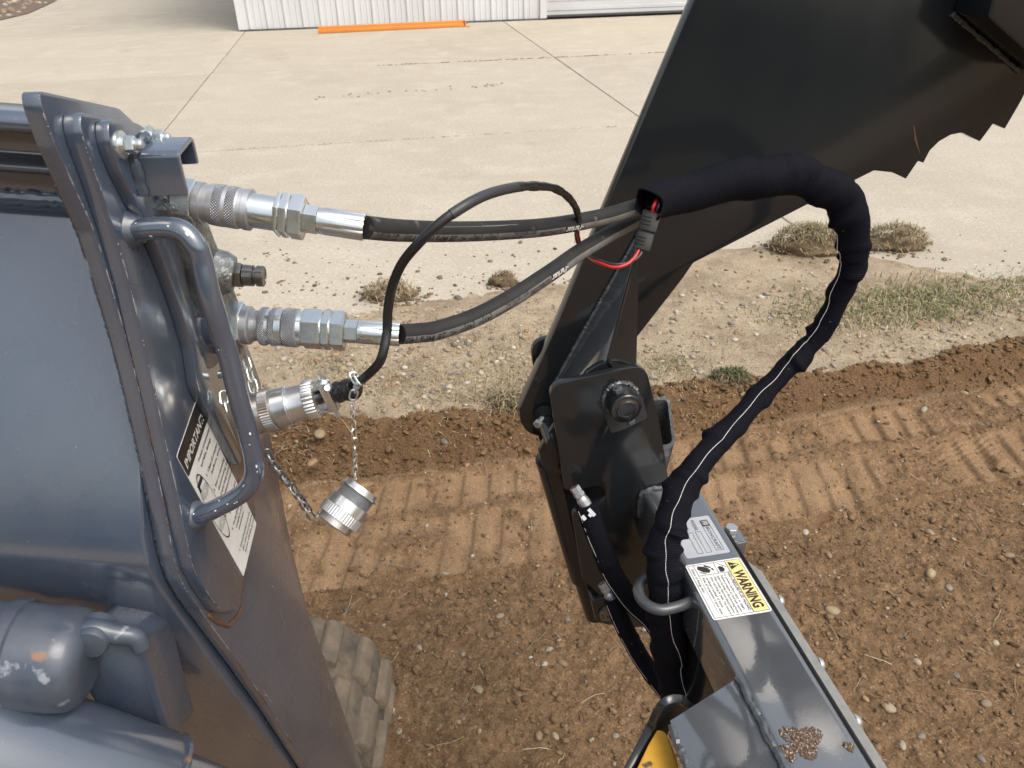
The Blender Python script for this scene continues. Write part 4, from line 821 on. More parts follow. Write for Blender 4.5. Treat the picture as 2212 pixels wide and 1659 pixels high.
# rubber track seen past the plate
trk = []
cxk, czk, rk = -0.548, 0.105, 0.225
for a in np.linspace(math.radians(95), math.radians(-80), 26): trk.append((cxk + rk * math.cos(a), czk + rk * math.sin(a)))
ty0, ty1 = 1.0, 1.275
outl = [Vector((-1.6, ty0, czk + rk))] + [Vector((a, ty0, b)) for a, b in trk] + [Vector((-1.6, ty0, -0.125))]
mb = MB(); prism(mb, outl, YA * (ty1 - ty0)); tr = part('rubber_track', mb, 'trackd', ldr, 0.012, 2, label='dusty rubber track wrapped round the front idler')
for i, a in enumerate(np.linspace(math.radians(118), math.radians(-70), 9)):
    for (ya, yb, sh) in ((ty0 + 0.006, ty0 + 0.130, 0.0), (ty0 + 0.146, ty1 - 0.006, 0.20)):
        aa = a + sh; c = Vector((cxk + rk * math.cos(aa), 0, czk + rk * math.sin(aa))); n_ = Vector((math.cos(aa), 0, math.sin(aa))); t_ = Vector((-math.sin(aa), 0, math.cos(aa)))
        mb = MB(); o = Vector((c.x, ya, c.z)) - n_ * 0.008; y_ = YA * (yb - ya)
        bs = [o - t_ * 0.027, o + t_ * 0.027, o + t_ * 0.027 + y_, o - t_ * 0.027 + y_]; tp = [o - t_ * 0.019 + n_ * 0.026 + YA * 0.006, o + t_ * 0.019 + n_ * 0.026 + YA * 0.006, o + t_ * 0.019 + n_ * 0.026 + y_ - YA * 0.006, o - t_ * 0.019 + n_ * 0.026 + y_ - YA * 0.006]
        mb.add(bs + tp, [(0, 1, 2, 3), (4, 5, 6, 7), (0, 1, 5, 4), (1, 2, 6, 5), (2, 3, 7, 6), (3, 0, 4, 7)]); part('track_lug', mb, 'track', tr, 0.008, 3)
mb = MB(); lathe(mb, [(0, 0.17), (0.02, 0.18), (0.03, 0.12), (0.04, 0.10)], Vector((cxk, ty0 - 0.005, czk)), -YA, 40); part('idler_wheel', mb, 'trackd', tr)

# ================================================================== TREE-PULLER GRAPPLE (right)
BN = Vector((0.177, -0.984, 0)).normalized()            # along the beam towards the camera = normal of the jaw plates
BA = Vector((0.984, 0.177, 0)).normalized()             # across the beam
W0 = onz(1445, 1050, 0.85); C0 = BN.dot(W0)
def jq(uv, off=0.0): return onp(uv[0], uv[1], BN, C0 + off)
def bq(s, a, z): return Vector((W0.x, W0.y, 0)) + BN * s + BA * a + ZA * z
grp = thing('tree_puller_grapple', 'charcoal steel tree puller attachment with raised toothed jaw', 'grapple attachment', bq(0.3, 0, 0.3))
# near clevis plate with a U notch on its left side
g_ = [(B1(372, 548), .026), (B1(1172, 372), .030), (B1(1285, 820), 0), (B1(1370, 1352), 0), (B1(1420, 1500), 0), (B2(1060, 1150), .01), (B2(690, 1180), .01), (B2(560, 1140), .01), (B2(430, 905), .02), (B2(312, 800), .015), (B2(222, 262), .02), (B2(330, 205), 0.004), (B2(430, 185), .018), (B2(500, 120), .018), (B2(455, 40), .016), (B2(330, 60), .006), (B2(300, 80), .004), (B2(165, 80), .008)]
poly = fillet([jq(q) for q, r in g_], [r for q, r in g_], 6)
mb = MB(); prism(mb, poly, BN * -0.014); clv = part('clevis_plate', mb, 'char', grp, 0.0012, 2, label='near pivot plate with rounded corners and pin boss')
# far clevis plate, same outline further back
fp = [jq(q) - BN * 0.150 for q, r in g_[:3]] + [jq(B1(1370, 1352)) - BN * 0.15, jq(B2(700, 900)) - BN * 0.150, jq(B2(430, 905)) - BN * 0.15, jq(B2(312, 800)) - BN * 0.15, jq(B2(165, 80)) - BN * 0.15]
mb = MB(); prism(mb, fillet(fp, [.03, .03, 0, 0, .02, .03, .03, 0.02], 6), BN * -0.014); part('clevis_plate', mb, 'char', grp, 0.0012, 2)
# pivot boss, pin and retaining bolt
pc = jq(B1(958, 640)); mb = MB(); lathe(mb, [(0, 0.0270), (0.036, 0.0265), (0.0375, 0.0250), (0.0376, 0.0190)], pc, BN, 48, cap=False); bo = part('pin_boss', mb, 'char', clv, sharp=40)
mb = MB(); lathe(mb, [(0.025, 0.0185), (0.0400, 0.0178), (0.0415, 0.0160), (0.0416, 0.0125), (0.0410, 0.0115), (0.0410, 0)], pc, BN, 40, cap=False); part('pivot_pin', mb, 'char', bo, sharp=30)
mb = MB(); lathe(mb, [(0.0365, 0.0190), (0.0387, 0.0189), (0.0388, 0.0179)], pc, BN, 40, cap=False); part('rust_ring', mb, 'rust', bo)
mb = MB(); f_ = frame(BN); weldbead(mb, [pc + BN * 0.002 + (f_[1] * math.cos(a) + f_[2] * math.sin(a)) * 0.0285 for a in np.linspace(0, 6.283, 40)], 0.0042, 0.6, 15); part('weld_bead', mb, 'weld', bo)
up_ = (ZA * 0.9 - BA * 0.35).normalized(); o = pc + BN * 0.02 + up_ * 0.026
mb = MB(); hexa(mb, 0, 0.009, 0.0085, o, up_, 0.001, ref=BN); lathe(mb, [(0.009, 0.004), (0.011, 0.004)], o, up_, 12, ref=BN); part('locking_bolt', mb, 'weld', bo, sharp=25)
mb = MB(); hexa(mb, 0, 0.008, 0.0075, pc + BN * 0.03 - up_ * 0.036, up_, 0.001, ref=BN); part('locking_nut', mb, 'weld', bo, sharp=25)
op = [B1(760, 680), B1(820, 760), B1(890, 942), B1(1000, 905), B1(1192, 812), B1(1150, 640), B1(1000, 560)]
mb = MB(); prism(mb, fillet([jq(q, 0.0006) for q in op], 0.006, 3), BN * -0.0004); part('overspray_patch', mb, 'overspray', clv)
# jaw: main toothed plate
OJ = -0.110
jw = [(1600, -232), (1500, 0), B4(35, 1080), B1(460, 0), B1(128, 745), B1(140, 850), B1(190, 930), B1(300, 970), B1(600, 900), (1320, 860), B1(1055, 205), B4(430, 1455), B4(487, 1372), B4(1330, 940), B4(1430, 890), B4(1525, 900), B4(1597, 933), B4(1660, 840), B4(1688, 850), B4(1722, 785), B4(1770, 738), B4(1830, 704), B4(1890, 692), B4(1983, 738), B4(2052, 645), B4(2113, 672), B4(2196, 530), B4(2260, 400), B4(2330, 430), B4(2420, 300), B4(2520, 200), (2520, -232)]
rj = [0] * len(jw); rj[4] = .02; rj[5] = .03; rj[6] = .03; rj[7] = .03
jp = fillet([jq(q, OJ) for q in jw], rj, 4); mb = MB(); prism(mb, jp, BN * -0.024); jaw = part('toothed_jaw', mb, 'char', grp, 0.0010, 2, label='raised upper jaw plate with hooked teeth mirroring the sleeve')
# far jaw ear sleeve and near ear, tapered wedge between
ear = [B1(395, 905), B1(292, 1085), B1(300, 1180), B1(350, 1250), B1(480, 1290), B1(700, 1100), B1(1160, 520), B1(1120, 400), B1(950, 325), B1(790, 370), B1(690, 440)]
mb = MB(); prism(mb, fillet([jq(q, -0.030) for q in ear], [.01, .02, .02, .02, .01, 0, .02, .03, .03, .03, .02], 5), BN * -0.012); part('jaw_ear', mb, 'char', jaw, 0.001, 2)
apex = jq((1383, 492), OJ) + BN * 0.006; cL = jq(B1(850, 330), -0.032); bL = jq(B1(400, 560), OJ + 0.002); cR = jq(B1(1110, 400), -0.032); eR = jq(B1(1055, 215), OJ + 0.004); eT = jq((1490, 545), OJ + 0.004); dL = jq(B1(760, 520), -0.032)
mb = MB(); mb.add([apex, cL, bL, dL], [(0, 1, 3, 2)]); o_ = Vector((0.004, 0.006, -0.006)); mb.add([apex + o_, cL + o_, bL + o_, dL + o_], [(2, 3, 1, 0)]); mb.f += [(0, 1, 5, 4), (1, 3, 7, 5), (3, 2, 6, 7), (2, 0, 4, 6)]; mb.uv += [None] * 4; part('jaw_web', mb, 'beam', jaw, 0.0008, 1)
mb = MB(); prism(mb, [apex + BN * .003, cL + BN * .006, jq(B1(1000, 520), -0.026), cR, eR + BN * .004], BN * -0.010); part('jaw_flange', mb, 'char', jaw, 0.001, 1)
mb = MB(); weldbead(mb, [apex, apex.lerp(bL, 0.33), apex.lerp(bL, 0.66), bL], 0.0035, 0.3, 33); part('weld_bead', mb, 'weld', jaw)
# cross brace high on the jaw
k0 = jq(B4(1840, 60), OJ); k1 = jq(B4(2190, 360), OJ)
mb = MB(); prism(mb, fillet([k0, k1, k1 + BA * 0.25 + ZA * 0.05, k0 + BA * 0.25 + ZA * 0.30, k0 + ZA * 0.18], 0.008, 3), BN * 0.075); part('jaw_brace', mb, 'char', jaw, 0.004, 2)
mb = MB(); weldbead(mb, [k0 + BN * .002 - ZA * 0.004, k1 + BN * .002 - ZA * 0.004], 0.004, 0.4, 34); part('weld_bead', mb, 'weld', jaw)
mb = MB(); sc_ = [B4(1633, 650), B4(1640, 655), B4(1652, 720), B4(1658, 750), B4(1676, 825), B4(1668, 800), B4(1642, 735)]; prism(mb, [jq(q, OJ + 0.0005) for q in sc_], BN * -0.0003); part('rust_scratch', mb, 'rust', jaw)
# cylinder pins and barrel between the plates
cp = jq(B1(330, 790), OJ + 0.004); mb = MB(); lathe(mb, [(0, 0.021), (0.03, 0.021), (0.031, 0.0165), (0.09, 0.0165)], cp, BN, 36); cy = part('cylinder_pin', mb, 'char', grp)
mb = MB(); q_ = P(*B1(288, 850), 1.325); hexa(mb, 0, 0.008, 0.0075, q_, (BN - BA * 0.7).normalized(), 0.0006); lathe(mb, [(-0.015, .004), (0, .004)], q_, (BN - BA * .7).normalized(), 12); part('pin_bolt', mb, 'zinc', cy, sharp=25)
mb = MB(); c1 = jq(B1(360, 960), -0.075); c2 = jq(B2(420, 1060), -0.075); d_ = c2 - c1; L_ = d_.length; lathe(mb, [(0, 0.016), (0.05, 0.016), (0.0505, 0.034), (L_ * 0.75, 0.034), (L_ * 0.76, 0.028), (L_, 0.026)], c1, d_, 36); part('cylinder_barrel', mb, 'char', grp, label='jaw cylinder barrel mirroring the brown soil')
lgp = [B2(380, 965), B2(500, 930), B2(620, 960), B2(640, 1150), B2(520, 1160), B2(415, 1130)]
mb = MB(); prism(mb, fillet([jq(q, 0.004) for q in lgp], 0.006, 3), BN * -0.03); lgo = part('cylinder_lug', mb, 'char', grp, 0.002, 2)
mb = MB(); lathe(mb, [(0, 0.018), (0.008, 0.017), (0.0081, 0.011), (0.004, 0.010), (0.004, 0)], jq(B2(500, 1055), 0.0042), BN, 28, cap=False); part('lug_eye', mb, 'dsteel', lgo, sharp=35)

# main beam: rounded square tube running towards the camera
def rect(a0, a1, z0, z1, s, r): return fillet([bq(s, a0, z0), bq(s, a1, z0), bq(s, a1, z1), bq(s, a0, z1)], r, 5)
BT = 0.85; AL, AR = -0.052, 0.054
mb = MB(); prism(mb, rect(AL, AR, BT - 0.11, BT, -0.004, 0.012), BN * 0.95); beam = part('beam', mb, 'beam', grp, 0, sharp=30, label='grey square tube beam carrying two stickers')
mb = MB(); weldbead(mb, [bq(0.003, AL, BT - 0.06), bq(0.003, AL - .002, BT - 0.01), bq(0.003, AL + 0.012, BT + 0.001), bq(0.003, -0.005, BT + .001), bq(0.003, 0.02, BT + 0.001)], 0.006, 0.5, 41); part('weld_bead', mb, 'weld', beam)
# right side: channel of the base plate, its edge and bolts
mb = MB(); prism(mb, [bq(0.115, AR + 0.002, BT - 0.020), bq(0.115, AR + 0.006, BT - 0.006), bq(0.115, AR + 0.012, BT - 0.020)], BN * 0.84); part('edge_rail', mb, 'beam', grp, 0.001)
bp_ = [bq(0.15, AR + 0.001, BT - 0.032), bq(0.15, AR + 0.008, BT - 0.032), bq(0.20, AR + 0.034, BT - 0.032), bq(0.95, AR + 0.036, BT - 0.032), bq(0.95, AR + 0.001, BT - 0.032)]
mb = MB(); prism(mb, bp_, ZA * -0.012); part('base_plate', mb, 'millscale', grp, 0.001)
for (s, k) in ((0.252, 1), (0.375, 1), (0.470, 1.0), (0.56, 1)):
    o = bq(s, AR + 0.036, BT - 0.05); mb = MB(); lathe(mb, [(-0.02, 0.006), (0.004, 0.006), (0.0045, 0.0100), (0.0085, 0.0097), (0.012, 0.007), (0.0135, 0.003)], o, BA, 20); part('bolt', mb, 'zincdull', grp)
o = bq(0.10, AR + 0.004, BT - 0.02); mb = MB(); box(mb, o, BA * 0.030, BN * 0.045, ZA * -0.03); bk = part('stop_block', mb, 'beam', grp, 0.004, 2)
mb = MB(); hexa(mb, 0, 0.010, 0.011, o + BA * 0.014 + BN * 0.014, ZA, 0.001); part('block_bolt', mb, 'zincdull', bk, sharp=25)
# open tube stub behind the clevis plate
so = jq(B1(1405, 1050), -0.006); uvx = BA; 
ring_o = fillet([so + BA * 0.004, so + BA * 0.004 + ZA * 0.075 - BN * 0.05, so - BA * 0.075 + ZA * 0.075 - BN * 0.05, so - BA * 0.075], [0.012, 0.012, 0.012, 0.012], 5)
cen = sum(ring_o, Vector()) / len(ring_o); ring_i = [cen + (p - cen) * 0.88 for p in ring_o]; n_ = len(ring_o); dpt = (-ZA * 0.08 - BN * 0.02)
mb = MB(); vs = ring_o + ring_i + [p + dpt for p in ring_i] + [p + dpt for p in ring_o]
mb.add(vs, [(i, (i + 1) % n_, (i + 1) % n_ + n_, i + n_) for i in range(n_)] + [(i + n_, (i + 1) % n_ + n_, (i + 1) % n_ + 2 * n_, i + 2 * n_) for i in range(n_)] + [(i, i + 3 * n_, (i + 1) % n_ + 3 * n_, (i + 1) % n_) for i in range(n_)]); part('tube_stub', mb, 'weld', grp, sharp=40)
# web below the beam, mount deck and side plate at the near end
mb = MB(); prism(mb, [bq(0.20, AL + 0.012, BT - 0.108), bq(0.9, AL + 0.012, BT - 0.108), bq(0.9, AL + 0.012, BT - 0.40), bq(0.30, AL + 0.012, BT - 0.40), bq(0.20, AL + 0.012, BT - 0.30)], BA * 0.012); part('web_plate', mb, 'char', grp, 0.001)
dk = [onz(1447, 1556, BT - 0.003), onz(1600, 1462, BT - 0.003)]
ds = (dk[1] - Vector((W0.x, W0.y, 0))).dot(BN); da = (dk[0] - Vector((W0.x, W0.y, 0))).dot(BA); ds0 = (dk[0] - Vector((W0.x, W0.y, 0))).dot(BN)
deck = [bq(ds0, da, BT - 0.003), bq(ds, AL + 0.001, BT - 0.003), bq(0.95, AL + 0.001, BT - 0.003), bq(0.95, da, BT - 0.003)]
mb = MB(); prism(mb, deck, ZA * -0.012); dko = part('mount_deck', mb, 'beam', grp, 0.001, label='flat deck welded to the beam and spattered with mud')
mb = MB(); weldbead(mb, [bq(s, AL - 0.001, BT - 0.001) for s in np.arange(ds + 0.002, 0.9, 0.05)], 0.0062, 0.45, 51); part('weld_bead', mb, 'weld', dko)
mb = MB(); weldbead(mb, [bq(s, da - 0.001, BT - 0.006) for s in np.arange(ds0 + 0.005, 0.9, 0.05)], 0.006, 0.45, 52); part('weld_bead', mb, 'weld', dko)
rim = [onz(*B3(575, 962), BT - 0.004), onz(*B3(505, 958), BT + 0.004), onz(*B3(440, 985), BT + 0.002), onz(*B3(395, 1045), BT - 0.012), onz(*B3(340, 1165), BT - 0.04), onz(*B3(265, 1310), BT - 0.06), onz(*B3(195, 1440), BT - 0.07), onz(*B3(130, 1560), BT - 0.075)]
rp_ = catmull(rim, 6); mb = MB(); vs = []
for i_, p in enumerate(rp_):
    t_ = (rp_[min(i_ + 1, len(rp_) - 1)] - rp_[max(i_ - 1, 0)]).normalized(); v_ = (EYE - p).normalized(); n_ = t_.cross(v_).normalized() * -0.0055; dn = Vector((0.03, 0.035, -0.07))
    vs += [p - n_, p + n_, p + n_ + dn, p - n_ + dn]
mb.add(vs, [(4 * k + a, 4 * k + (a + 1) % 4, 4 * k + 4 + (a + 1) % 4, 4 * k + 4 + a) for k in range(len(rp_) - 1) for a in range(4)] + [(0, 1, 2, 3), tuple(4 * (len(rp_) - 1) + a for a in range(4))])
part('mount_rim', mb, 'char', grp, 0.0012, 2, sharp=35)
yl = [onz(*B3(q, r), BT - 0.045) for q, r in ((395, 1168), (452, 1180), (500, 1290), (560, 1480), (600, 1560), (190, 1560), (258, 1430), (330, 1280))]
mb = MB(); prism(mb, fillet(yl, [.004, .01, .01, 0, 0, 0, .006, .01], 4), Vector((0.01, 0.02, -0.09))); part('lock_wedge', mb, 'yellow', grp, 0.003, 2, label='chipped yellow lock wedge under the deck edge')
# mud splats
def splat(name, u, v, r, n, seed):
    rr = random.Random(seed); mb = MB(); c = onz(u, v, BT)
    for _ in range(n):
        a = rr.uniform(0, 6.28); q = rr.random() ** 0.6 * r * (1 + 0.3 * math.sin(3 * a)); s_ = rr.uniform(0.0008, 0.0024); p = c + Vector((math.cos(a) * q, math.sin(a) * q * 0.9, 0.0004))
        mb.add((blob(rr, s_, 0, ICO1, 0.1) + np.array(p[:])).tolist(), ICO1[1])
    part(name, mb, 'mud', grp, sharp=80, kind='stuff')
splat('mud_spatter', *B3(1405, 1245), 0.022, 520, 3); splat('mud_spatter', *B3(1722, 1290), 0.006, 60, 5); splat('mud_spatter', *B3(1300, 1320), 0.012, 160, 6)
# D-shaped hose guide
dring = [P(*B2(1225, 930), 1.215), P(*B2(1150, 978), 1.205), P(*B2(1050, 1015), 1.195), P(*B2(940, 1035), 1.19), P(*B2(850, 1012), 1.195), P(*B2(785, 960), 1.21), P(*B2(752, 890), 1.23), P(*B2(765, 830), 1.25), P(*B2(820, 780), 1.27), P(*B2(950, 745), 1.29), P(*B2(1140, 720), 1.30)]
mb = MB(); tube(mb, catmull(dring, 6), 0.0088, 20); gd = part('hose_guide', mb, 'satin', grp, label='round bar D shaped hose guide on the side of the beam')
mb = MB(); weldbead(mb, [P(*B2(1215, 900), 1.21), P(*B2(1238, 930), 1.21), P(*B2(1230, 965), 1.212)], 0.005, 0.4, 61); part('weld_bead', mb, 'weld', gd)

# stickers on the beam top
def srect(mb, s0, s1, a0, a1, lift, r=0.0, th=0.0003):
    q = [bq(s0, a0, BT + lift), bq(s1, a0, BT + lift), bq(s1, a1, BT + lift), bq(s0, a1, BT + lift)]; q = fillet(q, r, 4) if r else q; prism(mb, q, ZA * -th); return mb
def btext(mb, body, s, a, size, lift=0.0010, **kw): return put_text(mb, body, bq(0, 0, BT + lift), BN, BA, s, a, size, **kw)
def sa(u, v):
    p = onz(u, v, BT) - Vector((W0.x, W0.y, 0)); return p.dot(BN), p.dot(BA)
T_s0 = sa(*B2(1280, 288))[0]; T_s1 = sa(*B2(1400, 590))[0]
mb = MB(); srect(mb, T_s0, T_s1, -0.037, 0.038, 0.0006, 0.004); tg = part('serial_plate', mb, 'tag', beam, label='silver serial plate with small logo and blank boxes')
LT = T_s1 - T_s0
mb = MB(); srect(mb, T_s0 + 0.010, T_s0 + 0.024, 0.017, 0.031, 0.0009)
for (s0, s1, a0, a1) in ((T_s0 + 0.0245, T_s1 - 0.008, 0.017, 0.031), (T_s0 + 0.035, T_s1 - 0.006, -0.0005, 0.009), (T_s0 + 0.035, T_s1 - 0.006, -0.0155, -0.006)):
    for q in ((s0, s1, a0, a0 + 0.0006), (s0, s1, a1 - 0.0006, a1), (s0, s0 + 0.0006, a0, a1), (s1 - 0.0006, s1, a0, a1)): srect(mb, *q, 0.0009)
part('print', mb, 'ink', tg)
mb = MB(); btext(mb, 'IRONCRAFT', T_s0 + 0.0262, 0.0208, 0.009, width=LT - 0.037); btext(mb, 'MODEL', T_s0 + 0.006, 0.0015, 0.0085, width=0.026); btext(mb, 'SERIAL', T_s0 + 0.006, -0.0135, 0.0085, width=0.026); btext(mb, 'ironcraftusa.com', T_s0 + 0.014, -0.0255, 0.005, width=0.034); btext(mb, 'Athens, TN', T_s0 + 0.022, -0.0325, 0.005, width=0.02); part('lettering', mb, 'ink', tg, sharp=180)
mb = MB(); btext(mb, 'MTP4000A', T_s0 + 0.0365, 0.0012, 0.0075, width=0.026); btext(mb, '4150434', T_s0 + 0.0365, -0.0138, 0.0075, width=0.026)
for dx, dy, wx, wy in ((0.0125, 0.0185, 0.0018, 0.011), (0.0197, 0.0185, 0.0018, 0.011), (0.0161, 0.0185, 0.0018, 0.011), (0.0115, 0.0215, 0.011, 0.0018), (0.0115, 0.0258, 0.011, 0.0018)): srect(mb, T_s0 + dx, T_s0 + dx + wx, dy, dy + wy, 0.00125, th=0.0001)
part('stamped_numbers', mb, 'inkw', tg, sharp=180)
W_s0 = sa(*B2(1560, 618))[0]; W_s1 = sa(*B2(1822, 1045))[0]; LW = W_s1 - W_s0; a0, a1 = -0.046, 0.0475
mb = MB(); srect(mb, W_s0, W_s1, a0, a1, 0.0006, 0.005); wn = part('warning_sticker', mb, 'decal', beam, label='white and yellow WARNING sticker about high pressure fluid')
mb = MB(); srect(mb, W_s0 + 0.004, W_s1 - 0.004, a1 - 0.0275, a1 - 0.0035, 0.0009, 0.003); part('yellow_band', mb, 'decaly', wn)
mb = MB()
bo_ = 0.0028; q4 = (W_s0 + bo_, W_s1 - bo_, a0 + bo_, a1 - bo_)
for q in ((q4[0], q4[1], q4[2], q4[2] + 0.0007), (q4[0], q4[1], q4[3] - 0.0007, q4[3]), (q4[0], q4[0] + 0.0007, q4[2], q4[3]), (q4[1] - 0.0007, q4[1], q4[2], q4[3]), (q4[0], q4[1], a1 - 0.0285, a1 - 0.0278), (W_s0 + 0.026, W_s0 + 0.0267, a0 + 0.013, a1 - 0.0285), (q4[0], W_s0 + 0.026, 0.0, 0.0007), (q4[0], W_s0 + 0.026, a0 + 0.0125, a0 + 0.0132), (W_s0 + 0.026, W_s1 - .010, a0 + 0.0125, a0 + 0.0129)): srect(mb, *q, 0.0011)
def tri(mb, pts, lift): mb.add([bq(s, a, BT + lift) for s, a in pts], [tuple(range(len(pts)))])
tri(mb, [(W_s0 + 0.006, a1 - 0.0245), (W_s0 + 0.0235, a1 - 0.0245), (W_s0 + 0.01475, a1 - 0.0075)], 0.0012)
# pictograms: hose spraying a block, and a hand
def pic(mb, pts): tri(mb, [(W_s0 + s, a) for s, a in pts], 0.0011)
pic(mb, [(0.013, 0.0035), (0.0245, 0.004), (0.0245, 0.010), (0.020, 0.013), (0.015, 0.0115), (0.0125, 0.008)]); pic(mb, [(0.005, 0.006), (0.0062, 0.0052), (0.016, 0.0165), (0.0155, 0.0175)]); pic(mb, [(0.0095, 0.015), (0.0102, 0.0145), (0.017, 0.009), (0.0165, 0.0085)])
pic(mb, [(0.006, -0.028), (0.013, -0.030), (0.020, -0.023), (0.023, -0.014), (0.018, -0.010), (0.012, -0.013), (0.008, -0.020)]); pic(mb, [(0.005, -0.016), (0.0115, -0.0065), (0.0135, -0.008), (0.008, -0.018)]); pic(mb, [(0.020, -0.030), (0.0245, -0.020), (0.0235, -0.019), (0.0185, -0.029)]); pic(mb, [(0.0135, -0.0055), (0.019, -0.004), (0.0185, -0.007), (0.0145, -0.0085)])
part('print', mb, 'ink', wn)
mb = MB(); tri(mb, [(W_s0 + 0.0140, a1 - 0.0190), (W_s0 + 0.0155, a1 - 0.0190), (W_s0 + 0.0160, a1 - 0.0115), (W_s0 + 0.0135, a1 - 0.0115)], 0.0014); tri(mb, [(W_s0 + 0.0138, a1 - 0.0228), (W_s0 + 0.0157, a1 - 0.0228), (W_s0 + 0.0157, a1 - 0.0206), (W_s0 + 0.0138, a1 - 0.0206)], 0.0014); part('alert_mark', mb, 'decaly', wn)
mb = MB(); btext(mb, 'WARNING', W_s0 + 0.027, a1 - 0.0242, 0.0235, bold=0.0010, width=LW - 0.036); btext(mb, 'HIGH-PRESSURE FLUID HAZARD', W_s0 + 0.0275, a1 - 0.0345, 0.0070, bold=0.00012, width=LW - 0.035)
for k, ln in enumerate(('To prevent serious injury or death:', '- Relieve pressure on hydraulic system', '  before servicing or disconnecting hoses.', '- Wear proper hand and eye protection', '  when searching for leaks. Use wood or', '  cardboard instead of hands.', '- Keep all components in good repair.')):
    btext(mb, ln, W_s0 + 0.0285, a1 - 0.0415 - k * 0.0058 - (0.001 if k > 4 else 0), 0.0056, bold=0.00006, width=min(LW - 0.036, len(ln) * 0.00215))
btext(mb, '- Grease all fittings daily.', W_s0 + 0.006, a0 + 0.0062, 0.0056, bold=0.00006, width=0.055)
part('lettering', mb, 'ink', wn, sharp=180)

# ================================================================== HOSES
def fine(vs, fs, mx_):
    bm = bmesh.new(); q = [bm.verts.new(v) for v in vs]
    for f in fs: bm.faces.new([q[i] for i in f])
    bmesh.ops.triangulate(bm, faces=bm.faces)
    for _ in range(5):
        es = [e for e in bm.edges if e.calc_length() > mx_]
        if not es: break
        bmesh.ops.subdivide_edges(bm, edges=es, cuts=1); bmesh.ops.triangulate(bm, faces=[f for f in bm.faces if len(f.verts) > 3])
    bm.verts.index_update(); r_ = [v.co.copy() for v in bm.verts], [tuple(v.index for v in f.verts) for f in bm.faces]; bm.free(); return r_
def wrap_text(mb, body, fpath, s_end, ang, size, r, width=None, bold=0.0):
    """print on a hose: reads from the far end back, tops towards the ground"""
    path, frames, Ls = fpath; vs, fs = text_verts(body, size, bold=bold, width=width); vs, fs = fine(vs, fs, 0.0016); out = []
    for v in vs:
        s = s_end - v.x; th = ang + (v.y) / r
        s = min(max(s, 0.0005), Ls[-1] - 0.0005); i = int(np.searchsorted(Ls, s)) - 1; i = max(0, min(i, len(Ls) - 2)); t = (s - Ls[i]) / (Ls[i + 1] - Ls[i])
        p = path[i].lerp(path[i + 1], t); up = frames[i][1].lerp(frames[i + 1][1], t).normalized(); sd_ = frames[i][2].lerp(frames[i + 1][2], t).normalized()
        out.append(p + up * (math.cos(th) * r) + sd_ * (math.sin(th) * r))
    mb.add(out, fs)
def strip(mb, fpath, s0, s1, a0, a1, r, n=8):
    path, frames, Ls = fpath; idx = [i for i, l in enumerate(Ls) if s0 <= l <= s1]; vs = []
    for i in idx:
        for k in range(n + 1):
            th = a0 + (a1 - a0) * k / n; vs.append(path[i] + frames[i][1] * (math.cos(th) * r) + frames[i][2] * (math.sin(th) * r))
    m_ = n + 1; mb.add(vs, [(j * m_ + k, j * m_ + k + 1, (j + 1) * m_ + k + 1, (j + 1) * m_ + k) for j in range(len(idx) - 1) for k in range(n)])
HR = 0.0108
def hose(label, start, pts, parts_, txt, sgn=-1):
    t = thing('hydraulic_hose', label, 'hose', start)
    mb = MB(); fp = tube(mb, catmull(pts, 14), HR, 28, refpt=EYE); tb = part('rubber_tube', mb, 'rubber', t)
    d = math.radians
    # which way does the screen "up" vector of the sweep point? keep prints on the lower camera side
    mb = MB(); L = fp[2][-1]; strip(mb, fp, 0.0, L, d(106), d(163), HR + 0.0002, 12); ll = part('print_stripe', mb, 'layline', tb, sharp=90)
    mb = MB(); mw = MB()
    for (s, body, size, off, wd, white) in txt: wrap_text(mw if white else mb, body, fp, s, d(off), size, HR + 0.0005, wd, 0.0001)
    part('lettering', mb, 'ink', ll, sharp=180)
    if mw.v: part('brand_lettering', mw, 'inkw', ll, sharp=180)
    return t, tb, fp
up_pts = [AX1, P(864, 498, 0.745), P(973, 500.5, 0.805), P(1083, 497.5, 0.86), P(1192, 489, 0.92), P(1301, 469, 0.98), P(1370, 449, 1.015), P(1425, 433, 1.04), P(1500, 415, 1.06)]
TX = [(0.041, '-40°C TO 125°C', 0.0052, 106, 0.036, False), (0.041, '-40°F TO 257°F', 0.0052, 134, 0.036, False), (0.128, '28 MPa (4000 PSI)', 0.0112, 112, 0.079, False), (0.143, '<', 0.011, 114, 0.008, False), (0.166, '[48]=', 0.0095, 116, 0.018, False), (0.190, '[43]=', 0.0095, 116, 0.018, False), (0.232, '12,5 mm (1/2")', 0.0058, 134, 0.034, False), (0.252, 'ISO 18752-AC', 0.0058, 106, 0.038, False), (0.300, 'GLOBALCORE', 0.0088, 116, 0.040, False)]
TXL = [(0.026, '28 MPa (4000', 0.0105, 146, 0.055, False)]
h1, tb1, fp1 = hose('upper black hydraulic hose crossing to the sleeve mouth', AX1, up_pts, None, TX)
mb = MB(); L1 = fp1[2][-1]; strip(mb, fp1, 0.303, 0.338, math.radians(106), math.radians(160), HR + 0.0004); part('dark_print_band', mb, 'rubber', tb1, sharp=90)
mb = MB(); wrap_text(mb, '-Parker', fp1, 0.337, math.radians(112), 0.0115, HR + 0.0007, 0.032, 0.0003); part('brand_lettering', mb, 'inkw', tb1, sharp=180)
mb = MB(); strip(mb, fp1, 0.085, 0.21, math.radians(62), math.radians(65), HR + 0.0003); strip(mb, fp1, 0.16, 0.225, math.radians(58), math.radians(62), HR + 0.0003); part('scuff', mb, 'layline', tb1, sharp=90)
